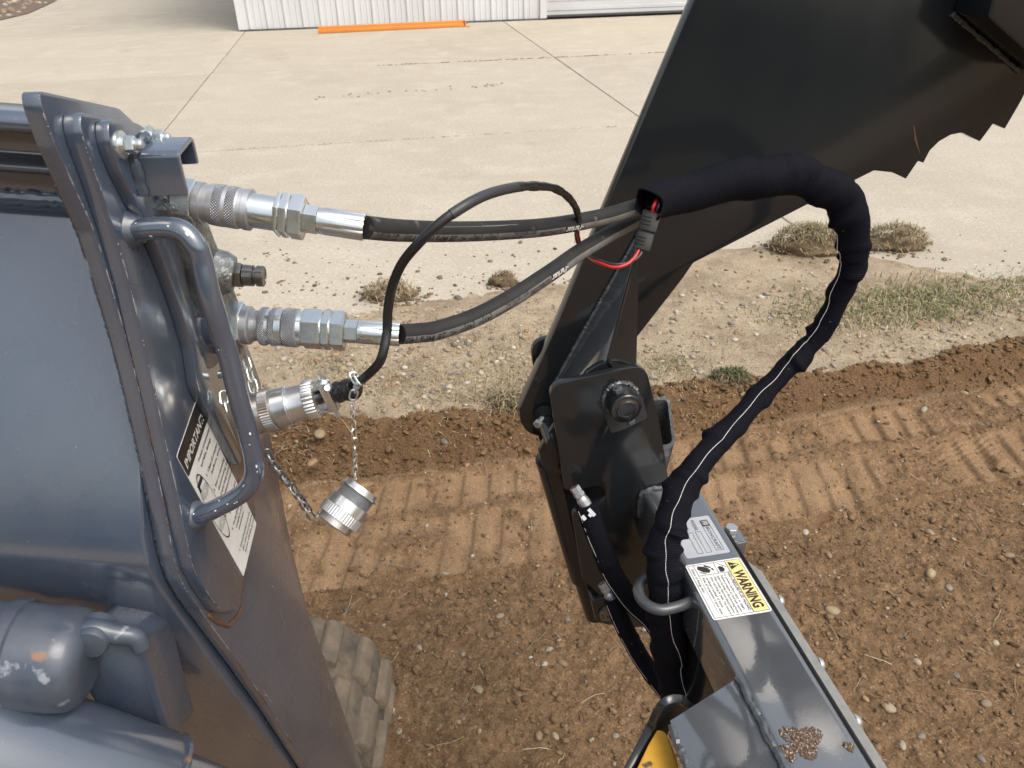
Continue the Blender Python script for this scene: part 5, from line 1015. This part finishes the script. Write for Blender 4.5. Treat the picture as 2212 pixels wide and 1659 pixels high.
lo_pts = [LX1, P(905, 719, 0.835), P(946, 713, 0.85), P(1028, 685, 0.875), P(1110, 641, 0.905), P(1192, 587, 0.945), P(1247, 548, 0.985), P(1301, 515, 1.02), P(1342, 492, 1.05), P(1400, 462, 1.085), P(1470, 430, 1.10)]
TX2 = [(0.054, '28 MPa (4000', 0.0112, 112, 0.064, False), (0.068, '<', 0.011, 114, 0.008, False), (0.091, '[48]=', 0.0095, 116, 0.018, False), (0.115, '[43]=', 0.0095, 116, 0.018, False), (0.156, '12,5 mm (1/2")', 0.0058, 134, 0.034, False), (0.174, 'ISO 18752-AC', 0.0058, 106, 0.038, False), (0.213, 'GLOBALCORE', 0.0088, 116, 0.036, False)]
h2, tb2, fp2 = hose('lower black hydraulic hose curving up to the sleeve mouth', LX1, lo_pts, None, TX2)
mb = MB(); strip(mb, fp2, 0.2145, 0.252, math.radians(106), math.radians(160), HR + 0.0004); part('dark_print_band', mb, 'rubber', tb2, sharp=90)
mb = MB(); wrap_text(mb, '-Parker', fp2, 0.250, math.radians(112), 0.0115, HR + 0.0007, 0.034, 0.0003); part('brand_lettering', mb, 'inkw', tb2, sharp=180)
# hose-end fittings
flute = lambda th, t: 1 - 0.10 * max(0, math.cos(8 * th)) ** 4
mb = MB(); lathe(mb, [(tU(603), 0.0155), (tU(835), 0.0155)], AX0, aU, 40); part('plug_body', mb, 'zinc', h1, sharp=30)
mb = MB()
for a, b in ((822, 858), (864, 930), (942, 1055)): hexa(mb, tU(a), tU(b), 0.0208, AX0, aU, 0.0012, 0.4)
lathe(mb, [(tU(830), 0.0165), (tU(1050), 0.0165)], AX0, aU, 24); part('hex_body', mb, 'zinc', h1, sharp=25)
mb = MB(); hexa(mb, tU(1056), tU(1172), 0.0132, AX0, aU, 0.0008, 0.4); part('stem_nut', mb, 'zinc', h1, sharp=25)
mb = MB(); lathe(mb, [(tU(1172), 0.0098), (tU(1176), 0.0118), (tU(1225), 0.0122), (tU(1245), 0.0124), (tU(1560), 0.0124), (tU(1572), 0.0120), (tU(1572), 0.0105)], AX0, aU, 64, rmod=lambda th, t: flute(th, t) if t > tU(1226) else 1, cap=False); part('ferrule', mb, 'zinc', h1, sharp=50)
for a, b in ((690, 752), (780, 832), (892, 1015)):
    mb = MB(); lathe(mb, [(tL(a), 0.0188), (tL(a) + 0.0015, 0.0206), (tL(b) - 0.0015, 0.0206), (tL(b), 0.0188)], LX0, aL, 48); part('knurled_band', mb, 'knurl', h2, sharp=60)
mb = MB(); lathe(mb, [(tL(700), 0.0188), (tL(832), 0.0188), (tL(835), 0.0198), (tL(890), 0.0198)], LX0, aL, 48); lathe(mb, [(tL(1012), 0.0190), (tL(1055), 0.0186)], LX0, aL, 48); part('plug_body', mb, 'zinc', h2, sharp=30)
mb = MB()
for a, b in ((1054, 1212), (1224, 1288), (1301, 1406)): hexa(mb, tL(a), tL(b), 0.0218, LX0, aL, 0.0012, 0.25)
lathe(mb, [(tL(1060), 0.0180), (tL(1400), 0.0180)], LX0, aL, 24); part('hex_body', mb, 'zinc', h2, sharp=25)
mb = MB(); hexa(mb, tL(1407), tL(1517), 0.0128, LX0, aL, 0.0008, 0.25); part('stem_nut', mb, 'zinc', h2, sharp=25)
mb = MB(); lathe(mb, [(tL(1517), 0.010), (tL(1521), 0.0122), (tL(1555), 0.0126), (tL(1560), 0.0128), (tL(1865), 0.0128), (tL(1872), 0.0124), (tL(1872), 0.0105)], LX0, aL, 64, rmod=lambda th, t: flute(th, t) if t > tL(1556) else 1, cap=False); part('ferrule', mb, 'zinc', h2, sharp=50)

# ---------------------------------------------------------------- woven sleeve
SL = [(B5(232, 312), 88, 0.988), (B5(300, 285), 96, 1.012), (B5(430, 257), 98, 1.036), (B5(590, 208), 102, 1.045), (B5(745, 190), 104, 1.05), (B5(890, 182), 96, 1.06), (B5(1015, 222), 92, 1.075), (B5(1110, 290), 90, 1.09), (B5(1160, 380), 84, 1.105), (B5(1173, 480), 76, 1.125), (B5(1168, 570), 68, 1.145), (B5(1135, 670), 60, 1.17),
      (B5(1088, 770), 57, 1.195), (B5(1040, 870), 54, 1.215), (B5(980, 950), 54, 1.23), (B5(900, 1030), 57, 1.24), (B5(825, 1110), 56, 1.245), (B5(740, 1195), 57, 1.245), (B5(655, 1290), 60, 1.24), (B5(560, 1390), 66, 1.235), (B5(480, 1480), 72, 1.225), (B5(410, 1580), 76, 1.22),
      (B2(1060, 180), 132, 1.215), (B2(1005, 330), 138, 1.212), (B2(968, 450), 138, 1.212), (B2(955, 600), 138, 1.215), (B2(950, 760), 140, 1.225), (B2(962, 950), 144, 1.24), (B2(975, 1150), 147, 1.265), (B2(1005, 1350), 148, 1.295), (B2(1035, 1560), 142, 1.325), (B2(1060, 1720), 138, 1.35), (B2(1080, 1900), 130, 1.38)]
pts = [P(*q, d) for q, h, d in SL]; hw = [(h / (1.844 * 1.15732) if i < 22 else h / (3.19 * 1.15732)) * d / FOC for i, (q, h, d) in enumerate(SL)]
hw = [h * (0.88 if 9 <= i <= 21 else 0.95) for i, h in enumerate(hw)]
NS = 16; path = catmull(pts, NS); nP = len(path)
def wid(t):
    x = t * (len(hw) - 1); i = min(int(x), len(hw) - 2); f = x - i; f = f * f * (3 - 2 * f); return hw[i] * (1 - f) + hw[i + 1] * f
rr = random.Random(77)
FOLDS = []                                            # soft diagonal creases: (position, angle, length, angular spread, amount)
for k in range(150):
    t = rr.uniform(0.10, 0.99); bend = 1.6 if 0.2 < t < 0.36 else 1.0
    FOLDS.append((t, rr.uniform(0, 6.28), rr.uniform(0.0035, 0.010), rr.uniform(0.5, 1.3), rr.choice((-1, 1, 1)) * rr.uniform(0.05, 0.17) * bend, rr.uniform(-1.0, 1.0)))
RIDGE = [(0.215, 1.0, .09), (0.245, 2.2, .10), (0.285, 3.0, .12), (0.305, 2.6, .12), (0.33, 0.4, .10), (0.365, 3.6, .09), (0.40, 3.2, 0.10), (0.425, 4.2, 0.22), (0.47, 0.6, .20), (0.535, 5.2, .12), (0.60, 4.0, .20), (0.645, 0.3, .10), (0.672, 4.2, .22), (0.735, 0.2, .20), (0.775, 3.6, .12), (0.81, 1.2, .12), (0.865, 3.9, .10), (0.91, 0.2, .10)]
fA = np.array(FOLDS)
def smod(t, th, r):
    q = 0.0
    dt = t - fA[:, 0]; m_ = np.abs(dt) < 0.035
    if m_.any():
        F = fA[m_]; da = (th - F[:, 1] + math.pi) % (2 * math.pi) - math.pi
        q = float((F[:, 4] * np.exp(-((dt[m_] + F[:, 5] * 0.006 * da) / F[:, 2]) ** 2) * np.exp(-(da / F[:, 3]) ** 2)).sum())
    for (t0_, a0_, am) in RIDGE:                      # overlapping sock-like ridges: sharp step on one side
        da = (th - a0_ + math.pi) % (2 * math.pi) - math.pi; x = (t - t0_ - 0.0035 * math.cos(da * 1.0)) / 0.017
        if -3 < x < 3: q += 2.2 * am * math.exp(-(da / 1.7) ** 2) * (math.exp(-x * x * (1.0 if x < 0 else 14.0)))
    fl = 0.78 + 0.10 * math.sin(t * 21)
    w_ = 0.96 + max(-0.26, min(0.5, q))
    return (r * w_, r * fl * w_)
slv = thing('hose_sleeve', 'black woven sleeve looping down from the jaw with a white seam thread', 'hose sleeve', pts[26])
mb = MB(); fpS = tube(mb, path, wid, 44, mod=smod, cap=False, refpt=EYE); sv = part('fabric_tube', mb, 'weave', slv, sharp=180)
# turned hem at the mouth, with inner wall
mb = MB(); ring_ = []
t_, up, sd_ = fpS[1][0]
for k in range(44):
    th = 2 * math.pi * k / 44; a, b = smod(0, th, wid(0)); ring_.append(path[0] + up * (math.cos(th) * a) + sd_ * (math.sin(th) * b) - t_ * (0.010 * max(0, math.cos(th - 0.3)) + 0.004 * math.sin(3 * th)))
tube(mb, ring_, 0.0016, 8, closed=True); part('hem', mb, 'weave', slv)
mb = MB(); vs = []
for j in range(10):
    i = j * 3; t_, up, sd_ = fpS[1][i]
    for k in range(44):
        th = 2 * math.pi * k / 44; a, b = smod(i / (nP - 1), th, wid(i / (nP - 1))); p0 = path[i] + (up * (math.cos(th) * a) + sd_ * (math.sin(th) * b)) * 0.95
        vs.append(p0 if j else ring_[k])
mb.add(vs, [(j * 44 + k, j * 44 + (k + 1) % 44, (j + 1) * 44 + (k + 1) % 44, (j + 1) * 44 + k) for j in range(9) for k in range(44)]); part('lining', mb, 'weave', slv, sharp=180)
# seam thread riding on the surface
SEAM = [(0.225, 175), (0.25, 172), (0.275, 160), (0.30, 148), (0.33, 132), (0.36, 128), (0.40, 122), (0.45, 112), (0.50, 100), (0.55, 92), (0.60, 88), (0.65, 84), (0.70, 92), (0.74, 84), (0.78, 82), (0.82, 80), (0.86, 74), (0.90, 70), (0.95, 62), (1.0, 58)]
mb = MB(); sp = []; sx = [a for a, b in SEAM]; sy = [b for a, b in SEAM]
for i in range(int(0.225 * nP), nP - 2):
    t = i / (nP - 1); th = math.radians(float(np.interp(t, sx, sy)) + 3 * math.sin(t * 60) + 2 * math.sin(t * 143 + 1)); a, b = smod(t, th, wid(t)); _, up, sd_ = fpS[1][i]
    n_ = up * (math.cos(th) * a) + sd_ * (math.sin(th) * b); sp.append(path[i] + n_ + n_.normalized() * 0.0004)
tube(mb, sp, 0.00048, 6); part('seam_thread', mb, 'thread', slv)

# two small sleeved cylinder hoses and a third running off to the right
def small(label, fit, pts_, r, w0=1.0):
    t = thing('cylinder_hose', label, 'hose', fit[-1] if fit else pts_[0])
    if fit:
        a_ = (fit[1] - fit[0]); L_ = a_.length
        mb = MB(); hexa(mb, 0, L_ * .28, 0.0092, fit[0], a_); hexa(mb, L_ * .30, L_ * .50, 0.0098, fit[0], a_); lathe(mb, [(0, .007), (L_, .007)], fit[0], a_, 16); part('swivel_fitting', mb, 'zincdull', t, sharp=25)
        mb = MB(); lathe(mb, [(L_ * .52, 0.0088), (L_ * .66, 0.0102), (L_ * .68, 0.0108), (L_ * 1.0, 0.0108), (L_ * 1.02, 0.009)], fit[0], a_, 24); part('ferrule', mb, 'zincdull', t, sharp=30)
    rr_ = random.Random(len(label)); cr = [(rr_.uniform(0.05, 0.95), rr_.uniform(0, 6.28), rr_.uniform(0.05, .14)) for _ in range(14)]
    def md(tt, th, q):
        k = 1 + sum(am * math.exp(-((tt - a) / 0.02) ** 2) * math.cos((th - b) / 2) ** 4 for a, b, am in cr); return (q * k, q * 0.8 * k)
    mb = MB(); fp = tube(mb, catmull(pts_, 14), r, 26, mod=md, refpt=EYE); part('fabric_tube', mb, 'weave', t, sharp=180)
    mb = MB(); P_, F_, L_ = fp; tube(mb, [P_[i] + F_[i][1] * (math.cos(2.55) * r * 1.02) + F_[i][2] * (math.sin(2.55) * r * 0.84) for i in range(2, len(P_) - 2)], 0.00042, 5)
    if fit: part('seam_thread', mb, 'thread', t)
    return t
c1_ = small('thin sleeved hose from the upper cylinder port beside the U notch', [P(*B2(240, 55), 1.33), P(*B2(338, 205), 1.335)], [P(*B2(330, 195), 1.335), P(*B2(372, 300), 1.34), P(*B2(425, 450), 1.345), P(*B2(490, 600), 1.35), P(*B2(545, 740), 1.36), P(*B2(620, 860), 1.375), P(*B2(720, 990), 1.39), P(*B2(860, 1120), 1.38), P(*B2(980, 1300), 1.37)], 0.0185)
mb = MB(); L_ = MB(); tape = [P(*B2(385, 245), 1.315), P(*B2(410, 285), 1.315)]
for (a, b, c, d) in ((355, 232, 405, 285), (360, 290, 385, 262), (305, 285, 330, 318)):
    q0, q1 = P(*B2(a, b), 1.3185), P(*B2(c, d), 1.3185); n_ = (q1 - q0).cross(EYE - q0).normalized() * 0.0032; L_.add([q0 - n_, q1 - n_, q1 + n_, q0 + n_], [(0, 1, 2, 3)])
part('torn_tape', L_, 'tag', c1_)
small('thin sleeved hose from the lower cylinder port to the deck', [P(*B2(462, 825), 1.40), P(*B2(548, 950), 1.405)], [P(*B2(545, 945), 1.40), P(*B2(590, 1060), 1.405), P(*B2(640, 1170), 1.41), P(*B2(700, 1290), 1.415), P(*B2(780, 1430), 1.42), P(*B2(880, 1570), 1.425), P(*B2(980, 1700), 1.43)], 0.0165)
small('short sleeved hose branching right behind the main sleeve', None, [P(*B2(1040, 1290), 1.36), P(*B2(1150, 1325), 1.345), P(*B2(1270, 1385), 1.345), P(*B2(1400, 1450), 1.345), P(*B2(1520, 1520), 1.345), P(*B2(1620, 1570), 1.35)], 0.0215)

# ---------------------------------------------------------------- electrical plug, cable and wires
E0 = P(*Z5(270, 575), 0.800); E1 = P(*Z5(930, 405), 0.795); aE, LE = px_axis(E0, E1); kE = LE / 660
def tE(x): return (x - 270) * kE
plug = thing('electrical_plug', 'silver round multi pin plug with black cable looping over the hoses', 'plug', E1)
fl = lambda n, am: (lambda th, t: 1 + am * math.cos(n * th))
mb = MB(); lathe(mb, [(tE(225), 0.019), (tE(250), 0.0218), (tE(345), 0.0218), (tE(347), 0.0205)], E0, aE, 48); part('receptacle', mb, 'nickel', plug, sharp=30)
mb = MB(); lathe(mb, [(tE(347), 0.0215), (tE(350), 0.0228), (tE(425), 0.0228), (tE(430), 0.0215)], E0, aE, 200, rmod=lambda th, t: 1 + 0.02 * math.cos(50 * th)); part('coupling_ring', mb, 'nickel', plug, sharp=50)
mb = MB(); lathe(mb, [(tE(430), 0.0190), (tE(445), 0.0210), (tE(550), 0.0208), (tE(556), 0.0195), (tE(570), 0.0188), (tE(690), 0.0186)], E0, aE, 48); lathe(mb, [(tE(560), 0.0196), (tE(566), 0.0196)], E0, aE, 48); part('shell', mb, 'alu', plug, sharp=30)
mb = MB(); lathe(mb, [(tE(690), 0.0190), (tE(696), 0.0203), (tE(775), 0.0203), (tE(782), 0.0190), (tE(783), 0.014)], E0, aE, 180, rmod=lambda th, t: 1 + 0.03 * max(-0.6, math.cos(34 * th))); part('clamp_ring', mb, 'alu', plug, sharp=50)
upE = (ZA - aE * aE.z).normalized(); sdE = aE.cross(upE)
mb = MB()
for s in (1, -1):
    box(mb, E0 + aE * tE(778) + upE * (0.0155 * s - 0.002) + sdE * -0.006, aE * (tE(860) - tE(778)), sdE * 0.012, upE * 0.003)
part('clamp_arm', mb, 'alu', plug, 0.0006)
mb = MB(); box(mb, E0 + aE * tE(832) - upE * 0.0175 - sdE * 0.0085, aE * (tE(905) - tE(832)), sdE * 0.017, upE * 0.033); part('clamp_saddle', mb, 'alu', plug, 0.002, 2)
for s in (1, -1):
    mb = MB(); o = E0 + aE * tE(868) + upE * (0.012 * s); lathe(mb, [(-0.003, 0.0068), (0.005, 0.0068), (0.007, 0.005)], o, upE * s, 20); lathe(mb, [(0.006, 0.0026), (0.016, 0.0026)], o, upE * s, 12); part('clamp_screw', mb, 'zinc', plug, sharp=30)
mb = MB(); lathe(mb, [(0, .002), (0.003, 0.0046), (0.006, 0.005), (0.0085, 0.003)], E0 + aE * tE(868) + (EYE - E0).normalized() * 0.0085 + upE * 0.008, (EYE - E0), 16); part('clamp_screw', mb, 'zinc', plug)
mb = MB(); tube(mb, catmull([E0 + aE * tE(770), E0 + aE * tE(850), E0 + aE * tE(915), P(*Z5(960, 395), 0.793), P(*Z5(1020, 380), 0.79), P(*Z5(1075, 368), 0.787), P(*Z5(1088, 366), 0.786)], 5), lambda t: 0.0075 if t < 0.40 else 0.0112 + 0.0006 * math.sin(t * 30) if t < 0.98 else 0.0085, 24); part('rubber_boot', mb, 'cable', plug, 0, sharp=50)
cb = [P(*Z5(1070, 345), 0.785), P(*Z5(1130, 305), 0.77), P(*Z5(1210, 240), 0.755), P(*Z5(1290, 150), 0.745), P(*Z5(1325, 50), 0.742), P(836, 715, 0.742), P(838, 670, 0.735), P(847, 620, 0.722), P(868, 570, 0.705), P(905, 525, 0.69), P(950, 482, 0.685), P(1000, 447, 0.69), P(1050, 421, 0.71), P(1105, 406, 0.745), P(1150, 402, 0.785), P(1195, 406, 0.83), P(1225, 424, 0.87), P(1243, 448, 0.91), P(1250, 475, 0.935), P(1248, 500, 0.945)]
pc_ = catmull(cb, 8); nC = len(pc_); i1, i2, i3 = int(nC * 0.56), int(nC * 0.70), int(nC * 0.93)
mb = MB(); tube(mb, pc_[:i1 + 2], 0.0041, 16, refpt=EYE, mod=lambda t, th, r: (r * 1.12 + 0.0004 * abs(math.sin(th)), r * 0.8)); cbo = part('cable', mb, 'cable', plug)
mb = MB(); tube(mb, pc_[i1 - 1:i2 + 2], 0.0050, 16, refpt=EYE, mod=lambda t, th, r: (r * 1.0, r * 0.9)); part('heat_shrink', mb, 'shrink', cbo)
rr = random.Random(4); wob = [rr.uniform(0.9, 1.12) for _ in range(40)]
mb = MB(); tube(mb, pc_[i2 - 1:i3 + 4], lambda t: 0.0050 * wob[int(t * 39)] * (1 - 0.25 * t), 14, refpt=EYE); part('tape_wrap', mb, 'cable', cbo, sharp=60)
mb = MB(); tube(mb, catmull([P(*Z5(1085, 330), 0.772), P(*Z5(1100, 372), .765), P(*Z5(1125, 350), .762)], 6), 0.0012, 8); part('tie_wire', mb, 'zinc', plug)

wr = thing('wire_connector', 'black inline wire connector with red and black leads at the sleeve mouth', 'connector', P(1395, 500, 1.0))
q0, q1 = P(*Z6(1995, 400), 0.995), P(*Z6(1905, 710), 0.985); a_ = (q1 - q0); L_ = a_.length; sd_ = a_.normalized().cross((EYE - q0).normalized()).normalized(); fn = (EYE - q0).normalized()
for (f0_, f1_, w_, k) in ((0.0, 0.52, 0.0125, 'connector_half'), (0.53, 1.0, 0.0115, 'connector_half')):
    mb = MB(); box(mb, q0 + a_ * f0_ - sd_ * w_ - fn * 0.005, a_ * (f1_ - f0_), sd_ * (2 * w_), fn * 0.011)
    o = part(k, mb, 'plastic', wr, 0.003, 2)
    for j in range(3):
        mb = MB(); box(mb, q0 + a_ * (f0_ + (f1_ - f0_) * (0.3 + 0.18 * j)) - sd_ * w_ * 0.2 + fn * 0.0055, a_ * 0.025, sd_ * (w_ * 1.0), fn * 0.0018); part('grip_rib', mb, 'plastic', o, 0.0005, 1)
rp = [P(*Z6(1895, 690), 0.985), P(*Z6(1860, 760), 0.98), P(*Z6(1790, 825), 0.975), P(*Z6(1690, 848), 0.975), P(*Z6(1590, 820), 0.985), P(*Z6(1510, 780), 1.01), P(*Z6(1460, 730), 1.04), P(*Z6(1425, 660), 1.03), P(*Z6(1410, 610), 1.0), P(*Z6(1405, 560), 0.965), P(1249, 490, 0.945)]
mb = MB(); tube(mb, catmull(rp, 8), 0.0022, 10); part('red_wire', mb, 'red', wr)
kp_ = [P(*Z6(1915, 700), 0.985), P(*Z6(1890, 760), 0.982), P(*Z6(1810, 810), 0.98), P(*Z6(1690, 825), 0.98), P(*Z6(1590, 800), 0.99), P(*Z6(1500, 765), 1.012), P(*Z6(1440, 720), 1.045), P(*Z6(1405, 660), 1.035), P(*Z6(1390, 600), 1.0), P(*Z6(1392, 560), 0.965), P(1248, 490, 0.948)]
mb = MB(); tube(mb, catmull(kp_, 8), 0.0022, 10); part('black_wire', mb, 'wireblk', wr)
mb = MB(); tube(mb, catmull([P(*Z6(1992, 405), 0.99), P(*Z6(2005, 360), 0.985), P(*Z6(2030, 310), 0.99), P(*Z6(2055, 260), 1.02)], 6), 0.0024, 10); part('red_wire', mb, 'red', wr)
mb = MB(); tube(mb, catmull([P(*Z6(2025, 410), 0.99), P(*Z6(2042, 365), 0.985), P(*Z6(2050, 320), 0.99), P(*Z6(2065, 270), 1.02)], 6), 0.0024, 10); part('black_wire', mb, 'wireblk', wr)

# ---------------------------------------------------------------- dust cap on its chains
C_t, C_b = P(*Z5(1150, 1190), 0.834), P(*Z5(905, 1510), 0.822); aC, LC = px_axis(C_t, C_b)
cap = thing('dust_cap', 'silver threaded dust cap hanging on a thin chain below the plug', 'dust cap', C_b)
mb = MB(); lathe(mb, [(0, 0.0), (0, 0.0198), (LC * 0.09, 0.0200), (LC * 0.10, 0.0225), (LC * 0.14, 0.0225), (LC * 0.145, 0.019)], C_t, aC, 48, cap=False); part('end_flange', mb, 'alu', cap, sharp=30)
prf = []; k = 0
for i in range(19): prf.append((LC * (0.145 + 0.235 * i / 18), 0.0192 if i % 2 else 0.0205))
mb = MB(); lathe(mb, prf, C_t, aC, 40); part('thread', mb, 'zincdull', cap, sharp=25)
mb = MB(); lathe(mb, [(LC * 0.38, 0.0195), (LC * 0.385, 0.0226), (LC * 0.60, 0.0226), (LC * 0.605, 0.0215)], C_t, aC, 48); part('collar', mb, 'alu', cap, sharp=30)
mb = MB(); lathe(mb, [(LC * 0.605, 0.0225), (LC * 0.61, 0.0243), (LC * 0.83, 0.0243), (LC * 0.84, 0.0225)], C_t, aC, 288, rmod=lambda th, t: 1 + 0.012 * math.cos(48 * th)); part('knurled_ring', mb, 'alu', cap, sharp=50)
mb = MB(); lathe(mb, [(LC * 0.84, 0.0200), (LC * 0.98, 0.0200), (LC * 1.0, 0.0185), (LC * 1.0, 0)], C_t, aC, 48, cap=False); part('base', mb, 'nickel', cap, sharp=30)
def linkmesh(L, wd, r):
    n = 24; pth_ = []
    for k in range(n):
        a = 2 * math.pi * k / n; x = math.cos(a) * wd; y = math.sin(a) * wd + (L / 2 - wd) * (1 if math.sin(a) > 0 else -1); pth_.append(Vector((x, y, 0)))
    mb = MB(); tube(mb, pth_, r, 7, closed=True); return mb.mesh('link')
LM = {}
def chain(thing_, pts_, L, wd, r, mats, seed=0):
    """links threaded along a line, alternate ones turned 90 degrees"""
    pth_ = catmull(pts_, 20); Ls = [0]
    for i in range(1, len(pth_)): Ls.append(Ls[-1] + (pth_[i] - pth_[i - 1]).length)
    pitch = L - 2.6 * r; n = int(Ls[-1] / pitch); rr = random.Random(seed)
    for k in range(n):
        s = (k + 0.5) * pitch; i = min(int(np.searchsorted(Ls, s)), len(pth_) - 2); t = (pth_[i + 1] - pth_[i - 1]).normalized(); v = (EYE - pth_[i]); v = (v - t * v.dot(t)).normalized()
        if k % 2: v = v.cross(t)
        v = (Matrix.Rotation(rr.uniform(-0.5, 0.5) + 0.35, 3, t) @ v); x = t.cross(v)
        m_ = mats[k % len(mats)]; key = (round(L, 4), m_)
        if key not in LM:
            LM[key] = linkmesh(L, wd, r); LM[key].materials.append(M[m_])
        o = bpy.data.objects.new('chain_link', LM[key]); COL.objects.link(o); o.parent = thing_; o.matrix_parent_inverse = base_of(thing_).inverted()
        o.matrix_basis = Matrix(((x.x, t.x, v.x, pth_[i].x), (x.y, t.y, v.y, pth_[i].y), (x.z, t.z, v.z, pth_[i].z), (0, 0, 0, 1)))
ch1 = thing('hanging_chain', 'fine silver and brass chain hanging from the plug to the dust cap', 'chain', P(*Z5(1090, 1150), 0.835))
chain(ch1, [P(*Z5(1062, 450), 0.790), P(*Z5(1066, 560), 0.792), P(*Z5(1072, 640), 0.794)], 0.0085, 0.0021, 0.0007, ['nickel'], 1)
chain(ch1, [P(*Z5(1074, 640), 0.794), P(*Z5(1082, 820), 0.80), P(*Z5(1088, 980), 0.815), P(*Z5(1094, 1150), 0.833)], 0.0118, 0.0030, 0.00095, ['brass', 'zinc'], 2)
chain(ch1, [P(*Z5(1066, 460), 0.780), P(*Z5(1095, 320), 0.768), P(*Z5(1075, 265), 0.768), P(*Z5(1110, 290), 0.764), P(*Z5(1135, 345), 0.764)], 0.0135, 0.0036, 0.0011, ['zinc'], 3)
ch2 = thing('slack_chain', 'dark doubled chain running from the loader plate to the dust cap', 'chain', P(*Z5(740, 1440), 0.83))
chain(ch2, [P(*Z5(350, 880), 0.775), P(*Z5(400, 990), 0.785), P(*Z5(500, 1120), 0.80), P(*Z5(620, 1280), 0.815), P(*Z5(735, 1440), 0.828), P(*Z5(800, 1405), 0.825)], 0.0105, 0.0030, 0.00105, ['dsteel', 'zincdull'], 4)
chain(ch2, [P(*Z5(366, 912), 0.785), P(*Z5(430, 1010), 0.795), P(*Z5(540, 1150), 0.81), P(*Z5(660, 1300), 0.825), P(*Z5(720, 1400), 0.832)], 0.0105, 0.0030, 0.00105, ['dsteel'], 5)
mb = MB(); tube(mb, catmull([P(*Z5(775, 1400), 0.824), P(*Z5(800, 1392), .821), P(*Z5(828, 1400), .823), P(*Z5(830, 1420), .826), P(*Z5(800, 1425), .826)], 6), 0.0016, 8); part('cap_eyelet', mb, 'zinc', cap)
ch3 = thing('tether_chain', 'bright tether chain hanging down the plate edge behind the grab bar', 'chain', P(*Z5(280, 560), 0.80))
chain(ch3, [P(*Z5(180, 120), 0.80), P(*Z5(215, 250), 0.80), P(*Z5(245, 370), 0.80), P(*Z5(262, 470), 0.795), P(*Z5(285, 570), 0.792), P(*Z5(290, 620), 0.79)], 0.0150, 0.0040, 0.0013, ['zinc'], 6)
chain(ch3, [P(*Z2(1545, 440), 0.795), P(*Z2(1555, 520), 0.792), P(*Z2(1575, 590), 0.79), P(*Z2(1600, 650), 0.79)], 0.0150, 0.0040, 0.0013, ['zinc'], 7)
